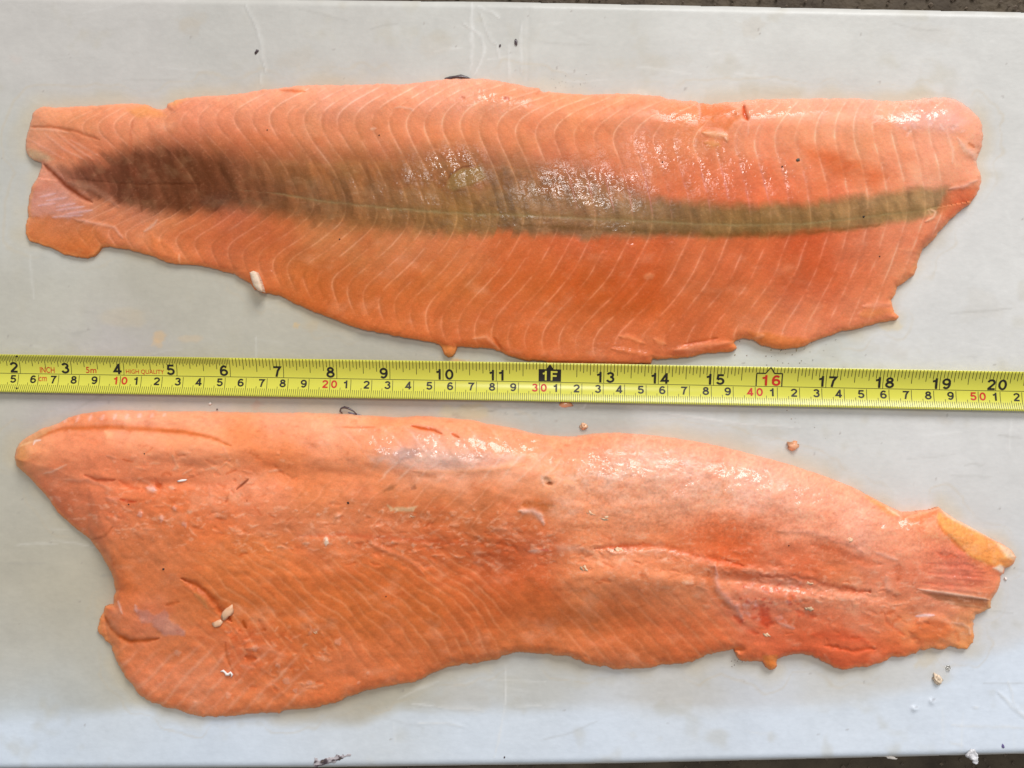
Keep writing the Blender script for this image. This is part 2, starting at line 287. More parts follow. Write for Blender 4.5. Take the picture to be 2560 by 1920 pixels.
#@BOARD
# ------------------------------------------------------------------ board and floor
def build_board():
    edge_top = lambda u: np.interp(u, [-500, 0, 870, 1260, 2560, 3000], [-30, -14, 1, 5, 31, 42])
    edge_bot = lambda u: np.interp(u, [-500, 0, 800, 1500, 1900, 2560, 3000], [1915, 1913, 1909, 1900, 1891, 1875, 1862])
    s = Sheet(-240, 2800, -60, 1940, 4)
    S = [(200,100,186,182,178),(700,100,184,181,176),(1300,100,188,186,181),(2000,100,196,194,190),(2500,100,199,197,194),(40,500,184,182,176),
         (60,800,180,176,165),(500,780,176,171,158),(900,860,172,166,150),(1900,880,194,194,187),(2500,700,206,204,202),(2400,880,204,202,200),(300,1010,180,172,172),(900,1010,172,167,162),
         (1300,1040,174,174,168),(1900,1070,194,194,193),(2400,1100,205,203,202),(80,1300,178,173,160),(180,1450,174,166,148),(80,1650,180,176,166),
         (300,1700,178,173,160),(100,1840,186,196,207),(700,1850,192,200,211),(1500,1860,200,205,215),(2200,1830,208,212,222),(2500,1800,208,212,222),
         (800,1780,172,162,145),(1000,1740,172,166,150),(1300,1720,180,176,166),(1700,1720,188,184,178),(2150,1700,192,188,180),(2480,1500,202,201,202),
         (1200,1790,190,195,203),(1900,1790,200,203,211),(500,1830,188,196,206),(1300,700,195,192,185),(2050,1200,200,199,197)]
    s.samples(S, 105)  # tones hold brighter light to the right and fillet shade besides juice staining
    # near edge: bluish light painted in past the fillet's shade, film also cleaner
    clean_lit = sstep(-26, 26, s.V - np.interp(s.U, [-300, 0, 350, 560, 700, 900, 1000, 1300, 1800, 2150, 2330, 2430, 2560, 2900],
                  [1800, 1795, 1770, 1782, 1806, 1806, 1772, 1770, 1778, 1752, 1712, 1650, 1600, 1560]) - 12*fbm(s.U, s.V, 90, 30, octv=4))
    s.mix(clean_lit*.75, (206, 215, 228))
    s.R[:] = .42 + .1*fbm(s.U, s.V, 120, octv=3) - .06*clean_lit
    U, V = s.U, s.V
    # cloudy film, streaks and scuffs
    s.C *= (1 + .034*fbm(U, V, 150, 90, octv=5, off=1) + .016*fbm(U, V, 40, 50, octv=5, off=2) + .006*fbm(U, V, 80, 8, octv=3, off=3) + .010*fbm(U, V, 8, 7, octv=3, off=15))[..., None]
    scuff = sstep(.18, .6, fbm(U, V, 26, 9, octv=4, off=7))*np.exp(-(((U-1190)/150)**2+((V-1035)/32)**2))
    s.mix(scuff*.5, (120, 118, 112))
    s.mix(sstep(.25, .7, fbm(U, V, 70, octv=3, off=9))*.25, (176, 168, 150))
    for (u, v, r, ry, c, a) in [(400,840,22,14,(205,170,130),.55),(470,845,40,10,(200,172,140),.35),(770,815,26,16,(180,165,140),.5),(740,812,8,7,(205,170,120),.5),(392,858,14,12,(205,172,135),.45),
            (645,1010,18,14,(178,155,142),.75),(652,1030,10,8,(185,160,150),.4),(40,148,20,16,(190,178,172),.4),(1150,905,20,8,(205,160,95),.6),(1170,1030,55,22,(185,175,135),.4),
            (1130,902,14,9,(215,160,100),.5),(300,790,60,25,(192,176,150),.3),(2230,810,28,14,(215,195,160),.5),(2320,1640,30,30,(200,185,160),.45),(1370,1010,30,12,(150,145,140),.3)]:
        s.blob(u, v, r, c, a, ry=ry, rag=.8)
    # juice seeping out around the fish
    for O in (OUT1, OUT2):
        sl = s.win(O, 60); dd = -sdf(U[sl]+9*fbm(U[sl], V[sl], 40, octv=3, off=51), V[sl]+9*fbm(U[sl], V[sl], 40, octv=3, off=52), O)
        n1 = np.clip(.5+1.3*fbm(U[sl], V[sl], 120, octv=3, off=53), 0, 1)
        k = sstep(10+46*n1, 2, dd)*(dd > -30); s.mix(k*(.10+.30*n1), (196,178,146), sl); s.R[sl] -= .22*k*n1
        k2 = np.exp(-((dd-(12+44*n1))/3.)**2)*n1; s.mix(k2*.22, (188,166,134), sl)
    s.C *= np.array((1.022, 1.02, 1.01))
    # creases in the film: raised lines
    for pts, wd, dz in [(z5((40,20),(50,60),(90,140),(125,210),(130,245),(145,290),(150,345),(150,400),(175,470),(178,505)),4.5,.5),(z5((145,510),(150,600)),3.5,.25),
            (z5((1530,155),(1610,200),(1670,250),(1690,330),(1680,400),(1650,460),(1620,520)),5,.35),(z5((1660,90),(1700,190),(1740,285),(1770,300)),5,.35),
            (z5((1780,310),(1790,400)),4,.25),(z5((1640,40),(1740,80),(1800,130)),5,.2),(z5((1950,150),(1940,300),(1945,500)),6,.3),(z5((1990,60),(1975,300),(1980,560)),6,-.25),
            (z5((1605,20),(1600,500)),7,.25),(z5((1860,300),(1860,560)),6,.2),(z6((930,305),(1050,300),(1150,298),(1240,318),(1290,330)),4,.4),(z6((1080,185),(1180,200),(1340,205),(1420,225)),4,.35),
            (z6((1620,195),(1760,175),(1900,190)),4,.25),(z6((1565,20),(1550,200),(1520,380),(1480,540)),4,.4),(z6((1080,185),(900,165)),4,.2),
            (z7((1990,430),(2060,500),(2110,560),(2212,640),(2300,700)),5,.8),(z7((2080,350),(2110,430),(2120,520),(2160,580)),4,.5),(z7((1780,567),(1830,567)),4,.5),
            (z7((1600,715),(1900,725),(2212,735)),6,.3),(z7((1590,860),(1700,880)),5,.3),
            ([(1250,1016),(1460,1019)],3.5,.35),([(1460,1019),(1466,1007)],3.5,.3),([(1640,1030),(1860,1060),(2000,1068)],4,.2),([(2527,1040),(2523,1140)],3.5,.3),([(1262,1650),(1264,1760)],3.5,.25),([(0,1755),(22,1745)],3,-.3)]:
        s.stroke(pts, wd, None, 0, dz, rag=.25); s.stroke([(u-4, v+3) for u, v in pts], wd*.8, None, 0, -dz*.6, rag=.25)
        s.stroke(pts, wd*.7, (226, 224, 220), .5 if dz > 0 else .1, rag=.9)  # ridge highlight painted in as a pale line
    for u, v in z7((1295,575),(1440,515)): s.blob(u, v, 7, None, 0, 1.1); s.blob(u+4, v-4, 4, (165,165,170), .6, -.5)
    # long faint scratches and smears
    r9 = np.random.RandomState(19)
    for i in range(210):
        u, v = r9.uniform(0, 2560), r9.uniform(10, 1890); an = r9.normal(0, .18) if r9.rand() < .9 else r9.normal(1.5, .15); ln = r9.uniform(25, 160)
        s.stroke([(u, v), (u+ln*.5*math.cos(an), v+ln*.5*math.sin(an)+r9.normal(0, 3)), (u+ln*math.cos(an), v+ln*math.sin(an))], r9.uniform(2.5, 4), (228,226,222) if r9.rand() < .55 else (150,146,138), r9.uniform(.06, .30), r9.uniform(-.07, .08), rag=.6)
    for i in range(26):
        u, v = r9.uniform(60, 2500), r9.choice([r9.uniform(760, 880), r9.uniform(1010, 1050), r9.uniform(1100, 1750), r9.uniform(20, 180)])
        s.blob(u, v, r9.uniform(20, 80), (184,170,150), r9.uniform(.08, .22), ry=r9.uniform(12, 40), rag=1.2)
    # tiny dirt specks in the film
    r2 = np.random.RandomState(3)
    for i in range(170):
        u, v = r2.uniform(0, 2560), r2.uniform(0, 1890)
        s.blob(u, v, r2.uniform(2.2, 4.2), (135,125,118), r2.uniform(.15, .5), ry=r2.uniform(2.2, 3.5))
    s.Z += 0.00025*fbm(U, V, 330, 260, octv=2, off=4)
    # rounded lip at both long edges
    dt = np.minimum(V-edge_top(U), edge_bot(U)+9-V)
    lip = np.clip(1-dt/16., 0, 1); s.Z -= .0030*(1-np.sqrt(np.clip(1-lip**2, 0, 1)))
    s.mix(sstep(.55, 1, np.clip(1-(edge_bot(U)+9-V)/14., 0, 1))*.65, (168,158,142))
    m = np.minimum(dt, np.minimum(U+238, 2798-U))
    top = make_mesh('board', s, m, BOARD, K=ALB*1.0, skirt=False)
    # sides and underside as one closed body below the lip
    us = np.linspace(-238, 2798, 40); loop = [(u, edge_top(u)) for u in us]+[(u, edge_bot(u)+9) for u in us[::-1]]
    a = [P3(u, v, -.0030) for u, v in loop]; b = [(x, y, -.0320) for x, y, z in [P3(u, v, -.0030) for u, v in loop]]
    n = len(a); Fc = [(i, i+n, (i+1) % n+n, (i+1) % n) for i in range(n)]+[tuple(range(n, 2*n))]
    side = pymesh('board_side', a+b, Fc, plain('board_side_foam', (196,190,180), .6, (60, .2, (180,172,160))), top)
    tag(top, 'white film covered foam board under both fillets and the tape', 'board')
    m = plain('rough_concrete', (92,80,64), .85, (60, .25, (58,48,38)), bump=(220, .002))
    me = []
    f = Sheet(-2200, 4800, -1800, 3700, 60); x, y = unproj(f.U, f.V, -.034)
    Zf = -.034 + .0012*fbm(f.U, f.V, 150)
    idx = np.arange(f.U.size).reshape(f.U.shape); q = np.stack([idx[1:, :-1].ravel(), idx[1:, 1:].ravel(), idx[:-1, 1:].ravel(), idx[:-1, :-1].ravel()], 1)
    o = pymesh('floor', np.stack([x.ravel(), y.ravel(), Zf.ravel()], 1), q, m, smooth=True); tag(o, kind='structure')
    # gravel grains on the floor along the visible strips
    V3, F3 = [], []
    r3 = np.random.RandomState(5)
    for i in range(420):
        if i % 2: u, v = r3.uniform(900, 2620), r3.uniform(-40, 40)
        else: u, v = r3.uniform(0, 2620), r3.uniform(1880, 1960)
        c = np.array(P3(u, v, -.033)); rr = r3.uniform(.0004, .0014); b0 = len(V3)
        for dx, dy, dz in [(1,0,0),(-1,0,0),(0,1,0),(0,-1,0),(0,0,1),(0,0,-1)]: V3.append(c+rr*np.array((dx, dy, dz))*r3.uniform(.6, 1.2, 3))
        for fc in [(0,2,4),(2,1,4),(1,3,4),(3,0,4),(2,0,5),(1,2,5),(3,1,5),(0,3,5)]: F3.append([b0+k for k in fc])
    g = pymesh('floor_grit', V3, F3, plain('floor_grit_stone', (120,105,88), .8, (300, .3, (70,60,55))))
    tag(g, 'loose sandy grit scattered on the dark floor beside the board', 'grit', kind='stuff')
build_board()

#@TAPE
# ------------------------------------------------------------------ steel tape
CMP = np.array([46,97.7,148,199,250,301,353.6,405,458,511,564,616.5,668.3,721,772.8,825.6,877.8,930,982,1034.5,1086.7,1139,1191,1243.6,1296,1349,1402,1455.4,1509,1561,1615,1669.7,1723,1778,1833,1888,1943.6,1998.5,2054,2110,2167,2222.8,2279,2334.4,2389,2444,2499,2555.6])
cmx = np.arange(5, 53.)
pf = np.polynomial.Polynomial.fit(cmx, CMP, 5)
def cm2u(c):
    c = np.asarray(c, float); lo = CMP[0]+(c-5)*50.6; hi = CMP[-1]+(c-52)*56.2
    return np.where(c < 5, pf(5)+(c-5)*50.6, np.where(c > 52, pf(52)+(c-52)*56.2, pf(c)))
def vmid(u): return np.interp(u, [-300, 0, 660, 1300, 1940, 2560, 2900], [928.5, 932.8, 943.5, 954, 966.5, 978.6, 985.5])
HW, RISE = .0090, .0027
TZ = lambda t: .0005 + RISE*(t/HW)**2
def tape_pt(c, t, lift=0.0):
    """c: reading in cm along the tape, t: metres across (+ = towards the top of the picture)"""
    u = cm2u(c); x, y = unproj(u, vmid(u), .0005)
    sl = -.0170
    return np.stack([x - t*sl, y + t, TZ(t) + lift], -1)
def build_tape():
    root = empty('tape_measure', P3(1280, 954, .0005))
    tag(root, 'yellow steel tape measure lying across the board between the two fillets', 'tape measure')
    off = np.array(root.location)
    def put(name, V, Fc, mat, smooth=False):
        o = pymesh(name, np.asarray(V)-off, Fc, mat, root, smooth); return o
    YEL = plain('yellow_tape_enamel', (212,206,80), .25, (25, .3, (205,200,74)), spec=.45)
    BLK = plain('black_print', (30,24,14), .4); RED = plain('red_print', (196,40,22), .4)
    cs = np.arange(1.5, 57, .5); ts = np.linspace(-HW, HW, 17)
    C, T = np.meshgrid(cs, ts, indexing='ij'); top = tape_pt(C, T); n, m = C.shape
    V = np.concatenate([top.reshape(-1, 3), (top-np.array((0, 0, .00015))).reshape(-1, 3)])
    idx = np.arange(n*m).reshape(n, m)
    Fc = []
    for i in range(n-1):
        for j in range(m-1):
            a, b, c, d = idx[i, j], idx[i+1, j], idx[i+1, j+1], idx[i, j+1]
            Fc.append((a, b, c, d)); Fc.append((a+n*m, d+n*m, c+n*m, b+n*m))
        for j in (0, m-1):
            a, b = idx[i, j], idx[i+1, j]; Fc.append((a, a+n*m, b+n*m, b) if j == 0 else (b, b+n*m, a+n*m, a))
    put('blade', V, Fc, YEL, True)
    L = .00006
    def quad_strip(V, Fc, c0, t0, c1, t1, wcm, nseg=6):
        """a printed line from (c0,t0) to (c1,t1), wcm wide in cm"""
        b = len(V)
        for k in range(nseg+1):
            f = k/nseg; c = c0+(c1-c0)*f; t = t0+(t1-t0)*f
            V.append(tape_pt(c-wcm/2, t, L)); V.append(tape_pt(c+wcm/2, t, L))
        for k in range(nseg):
            a = b+2*k; q = (a, a+1, a+3, a+2)
            Fc.append(q if t1 > t0 else q[::-1])
    # millimetre scale along the lower edge
    V, Fc = [], []
    for i in range(33, 545):
        c = i/10.
        if i % 10 == 0: quad_strip(V, Fc, c, -HW*.985, c, -.0004, .024)
        else: quad_strip(V, Fc, c, -HW*.985, c, -HW*(.985-.40*(1.28 if i % 5 == 0 else 1)), .022, 3)
    put('millimetre_ticks', V, Fc, BLK)
    V, Fc = [], []
    for i in range(48, 21*32+16):
        inch = i/32.; c = inch*2.54
        if i % 2 and inch > 6: continue
        if 11.62 < inch < 12.38 and abs(inch-12) < .42 and False: continue
        if i % 32 == 0: ln = 1.
        elif i % 16 == 0: ln = .74
        elif i % 8 == 0: ln = .62
        elif i % 4 == 0: ln = .50
        elif i % 2 == 0: ln = .42
        else: ln = .34
        if ln == 1. and i//32 in (12, 16): continue
        if i//32 in (11, 12) and abs(inch-12) < .44: ln = min(ln, .36)
        if i//32 in (15, 16) and abs(inch-16) < .44: ln = min(ln, .30)
        quad_strip(V, Fc, c, .0000 if ln == 1 else HW*(.985-ln*.95), c, HW*.985, .026 if ln < 1 else .026, 8 if ln == 1 else 4)
    put('inch_ticks', V, Fc, BLK)
    V, Fc = [], []
    cc = np.arange(2., 56.5, .5)
    for k, c in enumerate(cc):
        V.append(tape_pt(c, .00011, L)); V.append(tape_pt(c, -.00011, L))
        if k: b = len(V)-4; Fc.append((b, b+1, b+3, b+2))
    put('centre_line', V, Fc, BLK)
    # lettering from the built-in font, wrapped on the curved blade
    def text(body, c, t, hgt, wid, mat, bold=.035, name='printed_number', up=0):
        """centred at reading c (cm), t; hgt cap height and wid total width in metres"""
        cu = bpy.data.curves.new('txt', 'FONT'); cu.body = body; cu.size = 1; cu.offset = bold; cu.resolution_u = 4; cu.space_character = 1.0+bold
        ob = bpy.data.objects.new('txt', cu); scene.collection.objects.link(ob)
        dg = bpy.context.evaluated_depsgraph_get(); me = bpy.data.meshes.new_from_object(ob.evaluated_get(dg))
        v = np.empty(len(me.vertices)*3, np.float32); me.vertices.foreach_get('co', v); v = v.reshape(-1, 3)
        fc = [tuple(p.vertices) for p in me.polygons]
        bpy.data.objects.remove(ob); bpy.data.meshes.remove(me); bpy.data.curves.remove(cu)
        lo, hi = v.min(0), v.max(0)
        x = (v[:, 0]-(lo[0]+hi[0])/2)/(hi[0]-lo[0])*wid; y = (v[:, 1]-(lo[1]+hi[1])/2)/(hi[1]-lo[1])*hgt
        pts = tape_pt(c + x*100, t + y, L*(1.6+up))
        return put(name, pts, fc, mat)
    W1 = {}
    def arc(cx, cy, rx, ry, a0, a1, n=12): return [(cx+rx*math.cos(math.radians(a0+(a1-a0)*k/n)), cy+ry*math.sin(math.radians(a0+(a1-a0)*k/n))) for k in range(n+1)]
    GL = {'0': [arc(.5,.675,.36,.55,90,450,20)], '1': [[(.64,0),(.64,1.35)],[(.66,1.06),(.24,.94)]],
          '2': [arc(.5,.93,.35,.30,172,-35)+[(.18,.16)], [(.08,.12),(.92,.12)]],
          '3': [arc(.5,.98,.31,.25,165,-90), arc(.5,.42,.36,.31,90,-165)], '4': [[(.68,0),(.68,1.35)], [(.97,.37),(.14,.37),(.60,1.16)]],
          '5': [[(.88,1.22),(.27,1.22),(.2,.66)], arc(.5,.45,.36,.33,145,-160)], '6': [arc(.5,.44,.35,.32,180,540,18), arc(.53,.62,.39,.61,48,185,10)],
          '7': [[(.06,1.22),(.84,1.22),(.56,.78),(.40,0)]], '8': [arc(.5,1.0,.28,.23,90,450,16), arc(.5,.41,.36,.29,90,450,16)],
          '9': [arc(.5,.91,.35,.32,0,360,18), arc(.47,.73,.39,.61,228,365,10)], 'F': [[(.16,0),(.16,1.35)], [(.10,1.22),(.95,1.22)], [(.10,.66),(.85,.66)]]}
    def text_stroke(body, c, t, hgt, wid, mat, bold=0, name='printed_number', up=0):
        V, Fc = [], []
        for q, pl in enumerate(GL[body]):
            P = np.array(pl, float); closed = np.allclose(P[0], P[-1]); n = len(P); b = len(V); th = .125
            for k in range(n):
                e0 = P[k]-P[k-1] if k else (P[-1]-P[-2] if closed else P[1]-P[0]); e1 = P[k+1]-P[k] if k < n-1 else (P[1]-P[0] if closed else P[-1]-P[-2])
                e0 = e0/np.linalg.norm(e0); e1 = e1/np.linalg.norm(e1); m = e0+e1; m = m/np.linalg.norm(m); nn = np.array((-m[1], m[0]))/max(.5, m@e1)*th
                for sg in (1, -1):
                    x, y = P[k]+nn*sg; V.append(tape_pt(c+(x-.5)*wid*100, t+(y/1.35-.5)*hgt, L*(1.6+up)+q*6e-6))
            for k in range(n-1): a = b+2*k; Fc.append((a, a+1, a+3, a+2))
        return put(name, V, Fc, mat)
    for i in range(4, 54):
        d = i % 10
        if d: text_stroke(str(d), i-.25, -.00265, .0037, .0031*W1.get(str(d), 1), BLK)
        elif i // 10:
            text_stroke(str(i//10), i-.225, -.00265, .0037, .0030*W1.get(str(i//10), 1), RED); text_stroke('0', i+.20, -.00265, .0037, .0030, RED)
    for i in range(1, 22):
        c = i*2.54
        if i in (12,): continue
        mt = RED if i == 16 else BLK
        if i < 10: text_stroke(str(i), c-.30, .0029, .0050, .0041*W1.get(str(i), 1), mt, .04)
        else:
            a, b = str(i)[0], str(i)[1]; s = .0 if i != 16 else .0
            text_stroke(a, c-.215, .0028, .0049, .0040*W1.get(a, 1), mt, .04); text_stroke(b, c+.30-(.06 if b == '1' else 0), .0028, .0049, .0041*W1.get(b, 1), mt, .04)
    text('INCH', 6.43, .0019, .0028, .0072, RED, .004, 'printed_word'); text('5m', 8.58, .0022, .0029, .0050, RED, .005, 'printed_word')
    text('HIGH QUALITY', 11.17, .0016, .0024, .0182, RED, 0, 'printed_word'); text('cm', 6.22, -.0025, .0021, .0039, RED, 0, 'printed_word')
    # foot flag at 12 inches
    def patch(name, pts, mat, up=0.):
        V = [tape_pt(c, t, L*(1.3+up)) for c, t in pts]; return put(name, V, [tuple(range(len(V)))], mat)
    c12 = 30.48
    V, Fc = [], []
    for k in range(9):
        t = .0003+(.0060-.0003)*k/8
        V += [tape_pt(c12-.53, t, L*1.3), tape_pt(c12+.53, t, L*1.3)]
        if k: b = len(V)-4; Fc.append((b, b+1, b+3, b+2))
    b = len(V); V += [tape_pt(c12-.17, .0060, L*1.3), tape_pt(c12+.17, .0060, L*1.3), tape_pt(c12, .0084, L*1.3)]; Fc.append((b, b+1, b+2))
    put('foot_marker', V, Fc, BLK)
    text_stroke('1', c12-.24, .0030, .0044, .0034, YEL, 0, 'printed_letter', 1.2); text_stroke('F', c12+.20, .0030, .0044, .0034, YEL, 0, 'printed_letter', 1.2)
    # stud box at 16 inches
    c16 = 40.64; V, Fc = [], []
    def line(p, q, w):
        p = np.array(p, float); q = np.array(q, float); e = q-p; e[1] *= 100; e /= np.linalg.norm(e); nn = np.array((-e[1], e[0]/100.))*w
        b = len(V); K = 5
        for k in range(K+1):
            r = p+(q-p)*k/K
            for s2 in (-1, 1):
                a = r+nn*s2; V.append(tape_pt(a[0], a[1], L*1.5))
        for k in range(K): a = b+2*k; Fc.append((a+1, a, a+2, a+3))
    x0, x1 = c16-.60, c16+.56
    for p, q in [((x0, .0002), (x0, .0060)), ((x0, .0060), (c16-.20, .0060)), ((c16-.20, .0060), (c16+.0, .0088)), ((c16, .0088), (c16+.2, .0060)), ((c16+.2, .0060), (x1, .0060)), ((x1, .0060), (x1, .0002))]: line(p, q, .026)
    put('stud_marker', V, Fc, BLK)
    patch('pointer_mark', [(4.93, .0078), (5.11, .0078), (5.02, .0087)], BLK); patch('pointer_mark', [(4.93, -.0068), (5.02, -.0077), (5.11, -.0068)][::-1][::-1], BLK)
build_tape()

#@FISH1
# ------------------------------------------------------------------ upper fillet
def pad_lines(s, phase_u, period, grad_w, wid):
    """distance in px to the nearest line of a warped family"""
    ph = phase_u/period
    g = np.gradient(ph, s.step); gm = np.sqrt(g[0]**2+g[1]**2)+1e-6
    fr = ph-np.floor(ph); d = np.minimum(fr, 1-fr)/gm
    return fr, d, np.floor(ph+.5), gm
def build_fillet1():
    out = OUT1
    s = Sheet(40, 2480, 180, 930, 2.2); U, V = s.U, s.V
    d = sdf(U+2.6*fbm(U, V, 13, octv=3, off=1), V+2.6*fbm(U, V, 13, octv=3, off=2), out)
    S = [(80,290,215,140,105),(200,285,222,140,100),(300,280,225,145,105),(60,350,215,155,125),(120,340,200,120,85),(200,340,195,110,75),(280,350,190,100,68),(380,300,215,130,95),(460,260,222,140,110),(460,320,200,110,75),(560,260,222,145,118),(560,330,200,105,68),(700,260,225,145,115),(700,330,200,108,68),(850,230,225,148,124),(850,320,203,118,78),(1000,230,228,148,122),(1000,310,212,122,78),(1150,240,228,152,126),(1150,330,212,118,70),(1300,260,225,140,105),(1300,330,212,118,72),(1450,260,228,140,100),(1450,340,215,118,72),(1600,280,228,140,105),(1600,370,212,115,75),(1750,270,228,130,85),(1750,340,215,122,78),(1750,430,205,95,55),(1900,270,235,150,120),(1900,340,225,135,95),(1900,440,215,95,55),(2050,270,236,160,135),(2050,350,225,138,98),(2050,430,215,105,65),(2200,270,235,160,138),(2200,350,228,143,103),(2200,430,225,130,90),(2350,270,235,165,145),(2350,360,235,152,120),(2350,430,238,152,120),(2430,400,236,160,132),(2430,500,235,125,85),
      (600,400,190,100,62),(800,390,195,115,75),(1000,400,195,110,70),(1200,400,190,110,70),(1400,420,190,100,65),(1550,440,195,100,62),
      (100,590,190,105,50),(180,600,185,90,40),(230,630,195,95,42),(80,500,205,130,110),(120,520,208,142,126),(180,540,200,130,108),(250,560,200,115,80),(300,590,205,110,65),(340,560,205,132,102),(400,600,215,125,75),(430,640,215,125,75),(350,620,205,100,55),(500,600,200,100,58),(480,650,195,92,45),(600,560,185,90,60),(600,620,185,85,38),(640,680,190,95,50),(700,600,190,90,45),(700,700,190,95,40),(800,600,190,115,66),(800,700,185,85,32),(900,620,200,112,60),(900,750,190,90,38),(1000,620,205,118,70),(1000,720,195,92,38),(1000,820,200,98,45),(1150,620,205,112,66),(1150,700,200,98,42),(1150,820,198,95,45),(1300,620,208,98,52),(1300,680,192,82,28),(1300,800,198,92,42),(1300,870,200,92,40),(1450,630,200,85,42),(1450,730,190,75,22),(1450,830,200,96,48),(1600,630,205,85,40),(1600,740,188,72,22),(1600,850,205,98,52),(1750,640,205,95,52),(1750,740,200,93,48),(1750,830,200,90,45),(1900,640,205,90,48),(1900,750,205,100,54),(1900,830,215,115,70),(2020,620,195,70,35),(2020,700,195,78,38),(2020,800,220,118,80),(2150,620,215,105,68),(2150,720,205,95,55),(2150,800,218,120,82),(2250,600,222,125,90),(2250,680,225,130,88),(2200,760,222,130,92)]
    s.samples(S, 46, .23, (246, 174, 132))
    vt = np.interp(U, [60,250,420,600,800,1000,1150,1350,1560,1760,2000,2300,2420], [270,258,240,218,211,205,198,222,232,255,248,248,270])
    mid = [(60,440),(170,455),(300,470),(420,470),(500,470),(600,475),(680,482),(800,502),(900,513),(1000,523),(1100,530),(1200,536),(1300,538),(1400,543),(1500,548),(1600,552),(1700,558),(1800,562),(1900,562),(2000,560),(2100,550),(2200,538),(2300,527),(2380,512),(2480,495)]
    vm = np.interp(U, [p[0] for p in mid], [p[1] for p in mid])
    vb = np.interp(U, [60,120,250,450,600,750,900,1100,1300,1500,1700,1850,2000,2200,2300,2400], [600,620,630,660,700,745,800,862,895,910,900,870,860,810,740,600])
    t = np.where(V < vm, (V-vt)/(vm-vt), 1+(V-vm)/(vb-vm)); t = np.clip(t, -.1, 2.2)
    stations = [(500, [-.1,.03,.15,.26,.42,.7,1,1.1,1.35,1.62,1.72,2.0], [150,110,30,0,22,92,140,135,80,-2,-6,35]),
                (880, [-.1,.02,.17,.30,.46,.72,1,1.15,1.70,1.80,1.95,2.1], [170,125,28,0,22,80,118,112,-52,-56,-36,0]),
                (1500, [-.1,0,.14,.32,.48,.72,1,1.05,1.43,1.82,1.92,2.1], [240,190,66,0,20,45,64,62,-10,-146,-152,-100]),
                (2150, [-.1,0,.12,.3,.55,.8,1,1.05,1.4,1.9,2.0,2.2], [60,30,2,0,20,35,38,38,10,-50,-60,-60])]
    offs = [sum(np.interp(t+q, a, b)*w_ for q, w_ in ((-.09, .15), (-.045, .2), (0, .3), (.045, .2), (.09, .15))) for _, a, b in stations]; us = [p[0] for p in stations]
    ds = np.zeros(U.shape); 
    for k in range(4):
        wk = np.interp(U, us, [1. if j == k else 0. for j in range(4)]); ds += wk*offs[k]
    ds = ds + 2.2*fbm(U, V, 60, octv=3, off=11)
    xs = np.arange(-200, 2900, 4.); pr = np.interp(xs, [100,300,500,800,1100,1400,1900,2300], [36,41,45,42,45,49,52,46])
    nn = np.interp(U-ds, xs, np.cumsum(4./pr))
    fr, dl, num, gm = pad_lines(s, nn+.06*fbm(U, V, 90, octv=2, off=13), 1., None, 3)
    # the dark lateral band
    bu = np.interp(U, [60,100,200,300,400,500,600,700,800,900,1000,1100,1200,1300,1400,1500,1600,1700,1800,1900,2000,2100,2200,2300,2370], [425,425,412,382,358,360,384,394,404,396,400,398,404,414,436,452,484,506,511,513,510,500,488,470,468])
    bl = np.interp(U, [60,124,249,392,500,607,700,800,900,1000,1150,1300,1400,1500,1600,1900,2000,2100,2200,2300,2370], [415,418,500,535,534,524,540,556,575,577,581,585,590,591,592,588,583,573,562,545,530])
    su = np.interp(U, [100,300,600,900,1300,1500,1650,2400], [14,30,44,52,56,50,19,13]); sw = np.interp(U, [100,500,800,950,1100,1300,2400], [11,24,30,28,22,15,12])
    seg = vnoise(num*9.7+5, 0*U+3.3)-.5; s.C *= (1+.05*seg)[..., None]
    wv = (16*(fr-.5)*sstep(20, 60, np.abs(V-vm))+34*seg)*(1-.72*sstep(1450, 1700, U))*(1-.4*sstep(-10, 10, V-vm))+9*fbm(U, V, 40, octv=4, off=8)+3*fbm(U-.4*V, V, 16, 60, octv=2, off=73)
    band = sstep(-1, 1, (V+wv-bu)/su)*sstep(-1, 1, (bl-V+wv)/sw)*sstep(2392, 2362, U+8*fbm(U, V, 20))*sstep(95, 150, U)
    bc = np.stack([np.interp(U, [100,200,300,400,520,600,700,850,1000,1150,1300,1450,1600,1700,1850,2000,2150,2300,2370], c) for c in
        ([150,108,90,86,88,104,115,126,126,118,118,128,126,122,122,125,130,140,165],[95,60,49,46,48,60,70,80,84,82,86,92,96,92,90,95,98,110,130],[70,42,33,28,28,38,40,44,47,42,54,60,62,56,50,55,60,70,90])], -1)/255.
    bc = bc*1.03+np.array((12, 12, 12))/255.; bc = bc*(1+.22*seg)[..., None]; ba = (band*np.interp(U, [100,500,800,2400], [.84,.91,.93,.90]))[..., None]; s.C = s.C*(1-ba)+bc*ba
    up = band*sstep(-28, -78, V-np.interp(U, [0,700,1000,1300,1500,1560,1600,1650,1700,1800,1900,2000,2100,2200,2300,2400], [470,485,523,538,548,550,553,555,558,562,562,560,550,538,527,512]))*sstep(650, 800, U)*(.55+.7*fbm(U, V, 34, octv=3, off=71))
    s.mix(up*.75, (150,88,52)); s.mix(band*sstep(.1, .6, fbm(U, V, 26, 18, octv=4, off=72))*sstep(900, 1250, U)*sstep(1700, 1500, U)*.35, (96,66,44))
    s.C *= (1+.16*band*fbm(U-.35*V, V, 15, 55, octv=3, off=74))[..., None]; s.mix(band*sstep(.0, .7, fbm(U, V, 38, 26, octv=4, off=75))*.28, (168,132,96))
    halo = sstep(-60, 0, V-bu)*sstep(10, 0, V-bu)*sstep(250, 400, U)*sstep(1700, 1500, U); s.mix(halo*.28, (150,85,55))
    # muscle segments: lines between them, chevron shaped
    jit = vnoise(num*7.3+3, V/60+num)          # each line has its own strength along its length
